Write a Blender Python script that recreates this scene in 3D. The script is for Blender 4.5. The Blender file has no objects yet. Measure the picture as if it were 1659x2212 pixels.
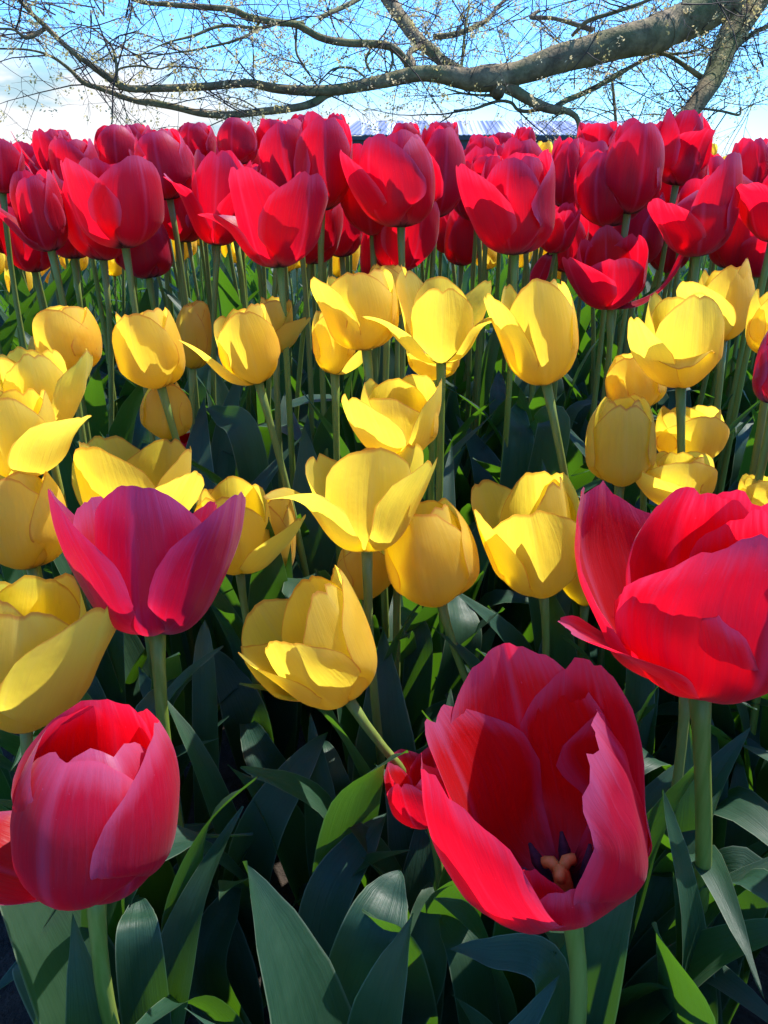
import bpy, math, random
from mathutils import Vector, Matrix, noise

R = math.radians
C = bpy.context.scene.collection
sc = bpy.context.scene

# ------------------------------------------------------------------ camera, sky, sun, exposure
HC = 0.68                      # camera height, metres
PITCH = 24.2                   # degrees below the horizon
FPX, PW, PH = 1671.0, 1659.0, 2212.0
cam = bpy.data.objects.new('camera', bpy.data.cameras.new('camera'))
C.objects.link(cam)
cam.location = (0, 0, HC)
cam.rotation_euler = (R(90 - PITCH), 0, 0)
cam.data.sensor_fit = 'VERTICAL'
cam.data.sensor_height = 24.0
cam.data.lens = 24.0 * FPX / PH
cam.data.clip_start = 0.02
cam.data.clip_end = 6000
sc.camera = cam

SUN_EL, SUN_AZ = 58.0, 50.0    # azimuth: degrees to the right of the viewing direction
w = bpy.data.worlds.new("World")
sc.world = w
w.use_nodes = True
nt = w.node_tree
nt.nodes.clear()
wo = nt.nodes.new('ShaderNodeOutputWorld')
bg = nt.nodes.new('ShaderNodeBackground')
sky = nt.nodes.new('ShaderNodeTexSky')
sky.sky_type = 'NISHITA'
sky.sun_disc = False
sky.sun_elevation = R(SUN_EL)
sky.sun_rotation = R(SUN_AZ)
sky.air_density = 1.0
sky.dust_density = 0.3
sky.ozone_density = 1.6
bg.inputs[1].default_value = 0.15
tc = nt.nodes.new('ShaderNodeTexCoord')
sep = nt.nodes.new('ShaderNodeSeparateXYZ')
nt.links.new(tc.outputs['Generated'], sep.inputs[0])
mp = nt.nodes.new('ShaderNodeMapping')
mp.inputs['Scale'].default_value = (3.2, 3.2, 9.0)
mp.inputs['Location'].default_value = (0.35, 0.1, 0.2)
nt.links.new(tc.outputs['Generated'], mp.inputs[0])
cn = nt.nodes.new('ShaderNodeTexNoise')
cn.inputs['Scale'].default_value = 1.6
cn.inputs['Detail'].default_value = 7
cn.inputs['Roughness'].default_value = 0.55
nt.links.new(mp.outputs[0], cn.inputs['Vector'])


def wmath(op, a, b=None, c=None):
    n = nt.nodes.new('ShaderNodeMath')
    n.operation = op
    for i, v in enumerate((a, b, c)):
        if v is None:
            continue
        if isinstance(v, (int, float)):
            n.inputs[i].default_value = v
        else:
            nt.links.new(v, n.inputs[i])
    return n.outputs[0]


def wrange(v, a, b, c=0.0, d=1.0):
    n = nt.nodes.new('ShaderNodeMapRange')
    n.interpolation_type = 'SMOOTHSTEP'
    nt.links.new(v, n.inputs[0])
    for i, x in enumerate((a, b, c, d)):
        n.inputs[i + 1].default_value = x
    return n.outputs[0]


# a bank of bright cloud low over the horizon, thickest to the left, with grey-blue gaps
zz, xx = sep.outputs[2], sep.outputs[0]
edge = wmath('ADD', zz, wmath('MULTIPLY', cn.outputs[0], -0.10))
bank = wrange(wmath('ADD', edge, wmath('MULTIPLY', xx, 0.13)), -0.02, 0.05, 1.0, 0.0)
white = nt.nodes.new('ShaderNodeMix'); white.data_type = 'RGBA'
mp2 = nt.nodes.new('ShaderNodeMapping')
mp2.inputs['Scale'].default_value = (7, 7, 22)
nt.links.new(tc.outputs['Generated'], mp2.inputs[0])
cn2 = nt.nodes.new('ShaderNodeTexNoise')
cn2.inputs['Scale'].default_value = 1.3
cn2.inputs['Detail'].default_value = 5
nt.links.new(mp2.outputs[0], cn2.inputs['Vector'])
gaps = wmath('MULTIPLY', wrange(cn2.outputs[0], 0.46, 0.62), wrange(xx, -0.25, 0.10, 1.0, 0.0))
nt.links.new(gaps, white.inputs[0])
white.inputs[6].default_value = (3.4, 3.5, 3.6, 1)
white.inputs[7].default_value = (1.7, 2.5, 2.9, 1)
mix = nt.nodes.new('ShaderNodeMix'); mix.data_type = 'RGBA'
nt.links.new(bank, mix.inputs[0])
tint = nt.nodes.new('ShaderNodeMix'); tint.data_type = 'RGBA'; tint.blend_type = 'MULTIPLY'
tint.inputs[0].default_value = 1.0
nt.links.new(sky.outputs[0], tint.inputs[6])
tint.inputs[7].default_value = (0.36, 0.74, 1.24, 1)
nt.links.new(tint.outputs[2], mix.inputs[6])
nt.links.new(white.outputs[2], mix.inputs[7])
nt.links.new(mix.outputs[2], bg.inputs[0])
nt.links.new(bg.outputs[0], wo.inputs[0])

sun = bpy.data.objects.new('sun', bpy.data.lights.new('sun', 'SUN'))
C.objects.link(sun)
sun.data.energy = 4.0
sun.data.angle = R(0.55)
sun.data.color = (1.0, 0.95, 0.87)
sd = Vector((math.sin(R(SUN_AZ)) * math.cos(R(SUN_EL)), math.cos(R(SUN_AZ)) * math.cos(R(SUN_EL)), math.sin(R(SUN_EL))))
sun.rotation_euler = sd.to_track_quat('Z', 'Y').to_euler()
sun.location = (2, 2, 6)

sc.view_settings.view_transform = 'Standard'
sc.view_settings.look = 'None'
sc.view_settings.exposure = 1.08
sc.view_settings.gamma = 1.0
sc.cycles.max_bounces = 10
sc.cycles.transmission_bounces = 8
sc.cycles.diffuse_bounces = 6

CAM_M = Matrix.Rotation(R(90 - PITCH), 3, 'X')


def at(px, py, d):
    """A point seen in that direction of the photograph, at depth d metres along the view axis."""
    return Vector((0, 0, HC)) + CAM_M @ Vector(((px - PW / 2) / FPX * d, (PH / 2 - py) / FPX * d, -d))


CAM_I = CAM_M.transposed()


def project(p):
    q = CAM_I @ (p - Vector((0, 0, HC)))
    return PW / 2 - FPX * q.x / q.z, PH / 2 + FPX * q.y / q.z


# ------------------------------------------------------------------ node helper
class NT:
    def __init__(self, name):
        self.m = bpy.data.materials.new(name)
        self.m.use_nodes = True
        self.t = self.m.node_tree
        self.t.nodes.clear()
        self.out = self.t.nodes.new('ShaderNodeOutputMaterial')

    def n(self, kind, ins=None, **props):
        nd = self.t.nodes.new('ShaderNode' + kind)
        for k, v in props.items():
            setattr(nd, k, v)
        for k, v in (ins or {}).items():
            self.put(nd.inputs[k], v)
        return nd

    def put(self, sock, v):
        if hasattr(v, 'is_output'):
            self.t.links.new(v, sock)
        else:
            sock.default_value = v

    def math(self, op, a, b=0.0):
        nd = self.n('Math', operation=op)
        self.put(nd.inputs[0], a); self.put(nd.inputs[1], b)
        return nd.outputs[0]

    def rng(self, v, a, b, c=0.0, d=1.0):
        nd = self.n('MapRange', interpolation_type='SMOOTHSTEP')
        self.put(nd.inputs[0], v)
        for i, x in enumerate((a, b, c, d)):
            nd.inputs[i + 1].default_value = x
        return nd.outputs[0]

    def mix(self, f, a, b):
        nd = self.n('Mix', data_type='RGBA')
        self.put(nd.inputs[0], f); self.put(nd.inputs[6], a); self.put(nd.inputs[7], b)
        return nd.outputs[2]

    def done(self, shader):
        self.t.links.new(shader, self.out.inputs[0])
        return self.m


def col(r, g, b):
    return (r, g, b, 1.0)


def petal_material(name, heart2, inner, outer, trans, rim, heart, halo, rim_from, tfac, rim_amt, streak_amt):
    N = NT(name)
    at_ = N.n('Attribute', attribute_name='pc')
    sp = N.n('SeparateColor', {0: at_.outputs['Color']})
    e, v, rnd = sp.outputs[0], sp.outputs[1], sp.outputs[2]
    uv = N.n('UVMap', uv_map='uv')
    mp_ = N.n('Mapping', {0: uv.outputs[0]})
    mp_.inputs['Scale'].default_value = (34, 2.2, 1)
    off = N.n('CombineXYZ', {0: N.math('MULTIPLY', rnd, 91.0), 1: N.math('MULTIPLY', rnd, 37.0)})
    N.put(mp_.inputs['Location'], off.outputs[0])
    st = N.n('TexNoise', {'Vector': mp_.outputs[0], 'Scale': 1.0, 'Detail': 4.0, 'Roughness': 0.6})
    mp2_ = N.n('Mapping', {0: uv.outputs[0]})
    mp2_.inputs['Scale'].default_value = (3.5, 3.0, 1)
    N.put(mp2_.inputs['Location'], off.outputs[0])
    bl = N.n('TexNoise', {'Vector': mp2_.outputs[0], 'Scale': 1.0, 'Detail': 5.0, 'Roughness': 0.55})
    back = N.n('NewGeometry').outputs['Backfacing']
    base = N.mix(back, outer, inner)
    # silvery bloom streaks on the skin of the petal, strongest towards its rim
    sf = N.math('MULTIPLY', N.rng(st.outputs[0], 0.5, 0.75), streak_amt)
    sf = N.math('MULTIPLY', sf, N.rng(bl.outputs[0], 0.35, 0.7))
    base = N.mix(sf, base, rim)
    ef = N.math('MULTIPLY', N.rng(N.math('ADD', e, N.math('MULTIPLY', N.math('SUBTRACT', st.outputs[0], 0.5), 0.12)), rim_from, 1.0), rim_amt)
    base = N.mix(ef, base, rim)
    vein = N.n('TexNoise', {'Vector': N.n('Mapping', {0: uv.outputs[0], 'Scale': (150, 3.0, 1), 'Location': off.outputs[0]}).outputs[0], 'Scale': 1.0, 'Detail': 2.0})
    base = N.mix(N.math('MULTIPLY', N.rng(vein.outputs[0], 0.45, 0.8), 0.10), base, rim)
    su = N.n('SeparateXYZ', {0: uv.outputs[0]})
    mid = N.rng(N.math('ABSOLUTE', N.math('SUBTRACT', su.outputs[0], 0.5)), 0.0, 0.035, 0.30, 0.0)
    base = N.mix(mid, base, rim)
    base = N.mix(N.math('MULTIPLY', rnd, 0.15), base, heart2)
    # small pale scars and pollen specks
    spk = N.n('TexNoise', {'Vector': uv.outputs[0], 'Scale': 46.0, 'Detail': 1.0})
    base = N.mix(N.math('MULTIPLY', N.rng(spk.outputs[0], 0.76, 0.80), 0.35), base, rim)
    hv = N.math('ADD', v, N.math('MULTIPLY', N.math('SUBTRACT', st.outputs[0], 0.5), 0.12))
    base = N.mix(N.rng(hv, 0.08, 0.22, 0.6, 0.0), base, halo)
    base = N.mix(N.rng(hv, 0.03, 0.10, 0.9, 0.0), base, heart)
    tr = N.mix(N.rng(hv, 0.02, 0.12, 0.85, 0.0), trans, heart)
    tr = N.mix(N.math('MULTIPLY', N.rng(st.outputs[0], 0.35, 0.7), 0.25), tr, base)
    ao = N.n('Bump', {'Strength': 0.32, 'Distance': 0.0012, 'Height': N.math('ADD', st.outputs[0], N.math('MULTIPLY', bl.outputs[0], 2.2))})
    p = N.n('BsdfPrincipled', {'Base Color': base, 'Roughness': 0.42, 'Normal': ao.outputs[0]})
    p.inputs['Specular IOR Level'].default_value = 0.34
    p.inputs['Sheen Weight'].default_value = 0.12
    p.inputs['Sheen Roughness'].default_value = 0.4
    tr = N.mix(N.math('MULTIPLY', N.rng(vein.outputs[0], 0.4, 0.75), 0.14), tr, heart2)
    t = N.n('BsdfTranslucent', {'Color': tr, 'Normal': ao.outputs[0]})
    tf = N.math('MULTIPLY', N.rng(bl.outputs[0], 0.2, 0.8, 0.9, 1.08), tfac)
    ms = N.n('MixShader', {0: tf, 1: p.outputs[0], 2: t.outputs[0]})
    return N.done(ms.outputs[0])


RED = petal_material('red petal', col(0.34, 0.004, 0.020), col(0.58, 0.004, 0.007), col(0.42, 0.006, 0.042), col(0.94, 0.004, 0.022),
                     col(0.64, 0.18, 0.38), col(0.012, 0.004, 0.022), col(0.42, 0.17, 0.26), 0.82, 0.62, 0.60, 0.13)
PINK = petal_material('magenta red petal', col(0.34, 0.006, 0.05), col(0.55, 0.008, 0.02), col(0.40, 0.010, 0.060), col(0.74, 0.004, 0.032),
                      col(0.50, 0.16, 0.42), col(0.03, 0.004, 0.06), col(0.40, 0.20, 0.38), 0.74, 0.54, 0.5, 0.38)
YEL = petal_material('yellow petal', col(0.84, 0.56, 0.03), col(0.93, 0.70, 0.075), col(0.91, 0.67, 0.10), col(1.0, 0.82, 0.065),
                     col(0.90, 0.74, 0.22), col(0.36, 0.26, 0.02), col(0.78, 0.52, 0.05), 0.72, 0.74, 0.30, 0.16)


def yellow_red_rim():
    """The yellow petals carry a hair-thin red line along the rim."""
    m = YEL
    t = m.node_tree
    for nd in list(t.nodes):
        if nd.type == 'BSDF_PRINCIPLED':
            sock = nd.inputs['Base Color']
        if nd.type == 'BSDF_TRANSLUCENT':
            sock2 = nd.inputs['Color']
    atn = [nd for nd in t.nodes if nd.type == 'SEPARATE_COLOR'][0]
    mr = t.nodes.new('ShaderNodeMapRange')
    mr.inputs[1].default_value = 0.970
    mr.inputs[2].default_value = 0.990
    mr.inputs[3].default_value = 0.0
    mr.inputs[4].default_value = 0.5
    t.links.new(atn.outputs[0], mr.inputs[0])
    for s in (sock, sock2):
        src = s.links[0].from_socket
        mx = t.nodes.new('ShaderNodeMix'); mx.data_type = 'RGBA'
        t.links.new(mr.outputs[0], mx.inputs[0])
        t.links.new(src, mx.inputs[6])
        mx.inputs[7].default_value = (0.62, 0.10, 0.01, 1)
        t.links.new(mx.outputs[2], s)


yellow_red_rim()


def leaf_material(name, base_a, base_b, trans, tf):
    N = NT(name)
    uv = N.n('UVMap', uv_map='uv')
    mp_ = N.n('Mapping', {0: uv.outputs[0]})
    mp_.inputs['Scale'].default_value = (26, 1.2, 1)
    ob = N.n('ObjectInfo')
    st = N.n('TexNoise', {'Vector': mp_.outputs[0], 'Scale': 1.0, 'Detail': 3.0})
    mp2_ = N.n('Mapping', {0: uv.outputs[0]})
    mp2_.inputs['Scale'].default_value = (3, 7, 1)
    N.put(mp2_.inputs['Location'], N.n('CombineXYZ', {0: N.math('MULTIPLY', ob.outputs['Random'], 50.0)}).outputs[0])
    bl = N.n('TexNoise', {'Vector': mp2_.outputs[0], 'Scale': 1.0, 'Detail': 6.0, 'Roughness': 0.65})
    f = N.math('ADD', N.math('MULTIPLY', st.outputs[0], 0.55), N.math('MULTIPLY', bl.outputs[0], 0.55))
    base = N.mix(N.rng(f, 0.35, 0.75), base_a, base_b)
    base = N.mix(N.math('MULTIPLY', ob.outputs['Random'], 0.45), base, col(0.040, 0.070, 0.030))
    su = N.n('SeparateXYZ', {0: uv.outputs[0]})
    rimf = N.rng(N.math('ABSOLUTE', N.math('SUBTRACT', su.outputs[0], 0.5)), 0.465, 0.495)
    base = N.mix(N.math('MULTIPLY', rimf, 0.55), base, col(0.20, 0.26, 0.17))
    bp = N.n('Bump', {'Strength': 0.35, 'Distance': 0.001, 'Height': N.math('ADD', st.outputs[0], bl.outputs[0])})
    p = N.n('BsdfPrincipled', {'Base Color': base, 'Roughness': N.rng(bl.outputs[0], 0.2, 0.8, 0.40, 0.60), 'Normal': bp.outputs[0]})
    p.inputs['Specular IOR Level'].default_value = 0.36
    t = N.n('BsdfTranslucent', {'Color': trans, 'Normal': bp.outputs[0]})
    ms = N.n('MixShader', {0: tf, 1: p.outputs[0], 2: t.outputs[0]})
    return N.done(ms.outputs[0])


LEAF = leaf_material('tulip leaf', col(0.012, 0.046, 0.030), col(0.024, 0.072, 0.044), col(0.17, 0.46, 0.015), 0.22)


def stem_material():
    N = NT('tulip stem')
    g = N.n('NewGeometry')
    ob = N.n('ObjectInfo')
    mp_ = N.n('Mapping', {0: g.outputs['Position']})
    mp_.inputs['Scale'].default_value = (240, 240, 9)
    st = N.n('TexNoise', {'Vector': mp_.outputs[0], 'Scale': 1.0, 'Detail': 4.0})
    base = N.mix(N.rng(st.outputs[0], 0.3, 0.75), col(0.135, 0.215, 0.026), col(0.225, 0.295, 0.058))
    base = N.mix(N.math('MULTIPLY', ob.outputs['Random'], 0.5), base, col(0.180, 0.200, 0.070))
    bp = N.n('Bump', {'Strength': 0.25, 'Distance': 0.0008, 'Height': st.outputs[0]})
    p = N.n('BsdfPrincipled', {'Base Color': base, 'Roughness': 0.42, 'Normal': bp.outputs[0]})
    p.inputs['Specular IOR Level'].default_value = 0.25
    p.inputs['Subsurface Weight'].default_value = 0.12
    p.inputs['Subsurface Radius'].default_value = (0.004, 0.006, 0.002)
    return N.done(p.outputs[0])


STEM = stem_material()


def plain(name, a, b, scale, rough=0.8, bump=0.4, dist=0.01, detail=6.0, stretch=(1, 1, 1), coord='Object'):
    N = NT(name)
    tcn = N.n('TexCoord')
    mp_ = N.n('Mapping', {0: tcn.outputs[coord]})
    mp_.inputs['Scale'].default_value = stretch
    nz = N.n('TexNoise', {'Vector': mp_.outputs[0], 'Scale': scale, 'Detail': detail, 'Roughness': 0.62})
    base = N.mix(N.rng(nz.outputs[0], 0.32, 0.70), a, b)
    bp = N.n('Bump', {'Strength': bump, 'Distance': dist, 'Height': nz.outputs[0]})
    p = N.n('BsdfPrincipled', {'Base Color': base, 'Roughness': rough, 'Normal': bp.outputs[0]})
    return N.done(p.outputs[0])


SOIL = plain('garden soil', col(0.010, 0.007, 0.005), col(0.040, 0.028, 0.020), 34, 0.95, 0.9, 0.02)
LAWN = plain('far grass', col(0.05, 0.09, 0.02), col(0.09, 0.13, 0.03), 3, 0.9, 0.3)
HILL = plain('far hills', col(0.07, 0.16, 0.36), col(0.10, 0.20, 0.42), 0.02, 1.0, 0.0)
ANTHER = plain('anther', col(0.02, 0.012, 0.03), col(0.05, 0.03, 0.05), 300, 0.8, 0.3, 0.0005)
PISTIL = plain('pistil', col(0.42, 0.31, 0.05), col(0.55, 0.42, 0.10), 200, 0.6, 0.3, 0.0005)
MULCH = plain('dry straw bits', col(0.22, 0.16, 0.10), col(0.5, 0.42, 0.32), 60, 0.9, 0.3, 0.002)


def bark_material():
    N = NT('mossy bark')
    g = N.n('NewGeometry')
    tcn = N.n('TexCoord')
    nz = N.n('TexNoise', {'Vector': tcn.outputs['Object'], 'Scale': 9.0, 'Detail': 8.0, 'Roughness': 0.68})
    n2 = N.n('TexNoise', {'Vector': tcn.outputs['Object'], 'Scale': 2.6, 'Detail': 4.0})
    fine = N.n('TexNoise', {'Vector': tcn.outputs['Object'], 'Scale': 55.0, 'Detail': 5.0})
    base = N.mix(N.rng(nz.outputs[0], 0.3, 0.72), col(0.10, 0.068, 0.030), col(0.36, 0.26, 0.12))
    sz = N.n('SeparateXYZ', {0: g.outputs['Normal']})
    moss = N.math('MULTIPLY', N.rng(n2.outputs[0], 0.40, 0.62), N.rng(sz.outputs[2], -0.75, 0.5))
    base = N.mix(N.math('MULTIPLY', moss, 0.85), base, N.mix(fine.outputs[0], col(0.06, 0.08, 0.012), col(0.17, 0.19, 0.05)))
    lich = N.rng(nz.outputs[0], 0.66, 0.74)
    base = N.mix(N.math('MULTIPLY', lich, 0.4), base, col(0.32, 0.31, 0.26))
    bp = N.n('Bump', {'Strength': 0.7, 'Distance': 0.02, 'Height': N.math('ADD', nz.outputs[0], N.math('MULTIPLY', fine.outputs[0], 0.35))})
    p = N.n('BsdfPrincipled', {'Base Color': base, 'Roughness': 0.85, 'Normal': bp.outputs[0]})
    return N.done(p.outputs[0])


BARK = bark_material()
TWIG = plain('twig bark', col(0.034, 0.022, 0.017), col(0.095, 0.064, 0.044), 14, 0.85, 0.3, 0.004)


def blossom_material():
    N = NT('spring blossom')
    ob = N.n('TexCoord')
    nz = N.n('TexNoise', {'Vector': ob.outputs['Object'], 'Scale': 3.0, 'Detail': 2.0})
    c_ = N.mix(N.rng(nz.outputs[0], 0.35, 0.65), col(0.62, 0.50, 0.16), col(0.72, 0.60, 0.34))
    p = N.n('BsdfPrincipled', {'Base Color': c_, 'Roughness': 0.7})
    t = N.n('BsdfTranslucent', {'Color': c_})
    return N.done(N.n('MixShader', {0: 0.5, 1: p.outputs[0], 2: t.outputs[0]}).outputs[0])


BLOSSOM = blossom_material()

# ------------------------------------------------------------------ mesh helpers


def link_mesh(name, verts, faces, mat, parent=None, smooth=True, uvs=None, pcs=None):
    me = bpy.data.meshes.new(name)
    me.from_pydata([tuple(v) for v in verts], [], faces)
    if smooth:
        me.polygons.foreach_set('use_smooth', [True] * len(me.polygons))
    if uvs is not None:
        l = me.uv_layers.new(name='uv')
        buf = []
        for lp in me.loops:
            buf += uvs[lp.vertex_index]
        l.data.foreach_set('uv', buf)
    if pcs is not None:
        a = me.color_attributes.new('pc', 'FLOAT_COLOR', 'POINT')
        buf = []
        for p in pcs:
            buf += [p[0], p[1], p[2], 1.0]
        a.data.foreach_set('color', buf)
    me.materials.append(mat)
    me.update()
    o = bpy.data.objects.new(name, me)
    C.objects.link(o)
    if parent:
        o.parent = parent
    return o


def tube(path, radii, sides=8, bump=0.0, seed=0, cap=True):
    """Verts and faces of a tapered tube along a list of points."""
    vs, fs = [], []
    n = len(path)
    up = Vector((0.31, 0.17, 0.93))
    prev = None
    for i, p in enumerate(path):
        t = (path[min(i + 1, n - 1)] - path[max(i - 1, 0)]).normalized()
        a = t.cross(up) if prev is None else prev - t * prev.dot(t)
        if a.length < 1e-6:
            a = t.cross(Vector((1, 0, 0)))
        a.normalize()
        prev = a
        b = t.cross(a)
        for k in range(sides):
            ang = 2 * math.pi * k / sides
            rr = radii[i]
            dr = (math.cos(ang) * a + math.sin(ang) * b)
            if bump:
                q = p + dr * rr
                rr *= 1 + bump * noise.noise(q * 6.0 + Vector((seed, 0, 0))) + bump * 0.5 * noise.noise(q * 19.0)
            vs.append(p + dr * rr)
    for i in range(n - 1):
        for k in range(sides):
            k2 = (k + 1) % sides
            fs.append((i * sides + k, i * sides + k2, (i + 1) * sides + k2, (i + 1) * sides + k))
    if cap:
        fs.append(tuple(range(sides))[::-1])
        fs.append(tuple((n - 1) * sides + k for k in range(sides)))
    return vs, fs


def spline(pts, n):
    """Catmull-Rom through points (Vectors of any size given as tuples)."""
    m = len(pts)
    out = []
    for j in range(n):
        s = j / (n - 1) * (m - 1)
        i = min(int(s), m - 2)
        f = s - i
        p0, p1, p2, p3 = pts[max(i - 1, 0)], pts[i], pts[i + 1], pts[min(i + 2, m - 1)]
        out.append(tuple(0.5 * (2 * b + (c - a) * f + (2 * a - 5 * b + 4 * c - d) * f * f + (-a + 3 * b - 3 * c + d) * f ** 3)
                         for a, b, c, d in zip(p0, p1, p2, p3)))
    return out


def lerp_table(tab, v):
    for (a, x), (b, y) in zip(tab, tab[1:]):
        if v <= b:
            t = (v - a) / (b - a)
            return x + (y - x) * t
    return tab[-1][1]


def smooth01(t):
    t = max(0.0, min(1.0, t))
    return t * t * (3 - 2 * t)


PETAL_W = spline([(0.30,), (0.62,), (0.86,), (0.98,), (1.0,), (0.94,), (0.80,), (0.62,)], 64)


def petal_data(L, W, th, vm=0.5, cup=1.0, r0=0.004, notch=0.03, seed=0, nu=15, nv=20, ruffle=1.0, curl=0.0, vt=0.56, side=0.0):
    """A tulip petal about the z axis, midrib in the +X direction. th: midrib slope at base, middle, tip (degrees).
    curl rolls the side edges outward; side leans the tip sideways."""
    rs = random.Random(seed)
    th0, thm, tht = (R(a) for a in th)
    N = 60
    cl = [(r0, 0.0, th0)]
    for i in range(N):
        v = (i + 0.5) / N
        a = th0 + (thm - th0) * smooth01(v / vm) ** 0.75 if v < vm else thm + (tht - thm) * smooth01((v - vm) / (1 - vm))
        x, z, _ = cl[-1]
        cl.append((x + math.cos(a) * L / N, z + math.sin(a) * L / N, a))
    cl[0] = (r0, 0, cl[1][2])
    rm = max(c[0] for c in cl[:int(N * 0.7)])
    ph = [rs.uniform(0, 10) for _ in range(4)]
    vs, uvs, pcs = [], [], []
    rnd = rs.random()
    for iu in range(nu):
        u = -1 + 2 * iu / (nu - 1)
        us = math.sin(u * math.pi / 2) * 0.35 + u * 0.65
        top = vt + (1 - vt) * (max(0.0, 1 - abs(us) ** 2.1)) ** 0.5
        top *= 1 - notch * math.exp(-(us / 0.13) ** 2) + 0.012 * ruffle * math.sin(us * 9 + ph[0]) + 0.008 * ruffle * math.sin(us * 23 + ph[1]) \
            + 0.03 * ruffle * us * math.sin(ph[2])
        for iv in range(nv):
            f = iv / (nv - 1)
            v = top * f
            k = min(max(v, 0), 1) * N
            i = min(int(k), N - 1)
            t = k - i
            x = cl[i][0] * (1 - t) + cl[i + 1][0] * t
            z = cl[i][1] * (1 - t) + cl[i + 1][1] * t
            a = cl[i][2] * (1 - t) + cl[i + 1][2] * t
            hw = W / 2 * PETAL_W[min(63, int(min(1, v) * 63))][0]
            rc = max(rm * 0.55 * (0.35 + 0.65 * smooth01(v / 0.4)) + 0.45 * abs(x), 0.006) / max(cup, 0.05)
            fi = us * hw / rc
            fi = max(-2.0, min(2.0, fi))
            lx = math.sin(fi) * rc
            inw = (1 - math.cos(fi)) * rc
            inw -= curl * hw * 0.9 * max(0, abs(us) - 0.45) ** 2 * smooth01(v * 1.6)
            # crease along the midrib, ruffled rim
            crease = -0.020 * L * math.exp(-(us / 0.10) ** 2) * smooth01(v * 2) * 0.45
            wv = ruffle * L * (0.020 * noise.noise(Vector((us * 1.6 + ph[0], v * 2.4, ph[1]))) * smooth01(v * 2)
                               + 0.016 * abs(us) ** 2 * math.sin(v * 11 + ph[2] + us * 2)
                               + 0.010 * noise.noise(Vector((us * 5 + ph[3], v * 5, ph[0]))) * v)
            d = inw + crease + wv
            # inward normal of the midrib, in the x-z plane
            nx, nz_ = -math.sin(a), math.cos(a)
            vs.append(Vector((x + nx * d, lx + side * L * v * v, z + nz_ * d)))
            uvs.append((us * 0.5 + 0.5, v))
            ed = max(abs(us) ** 1.5 if v > 0.12 else 0, f)
            pcs.append((max(abs(us) if v > 0.1 else abs(us) * v * 10, f ** 1.0), v, rnd))
    fs = []
    for iu in range(nu - 1):
        for iv in range(nv - 1):
            a = iu * nv + iv
            fs.append((a, a + nv, a + nv + 1, a + 1))
    return vs, fs, uvs, pcs


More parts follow.
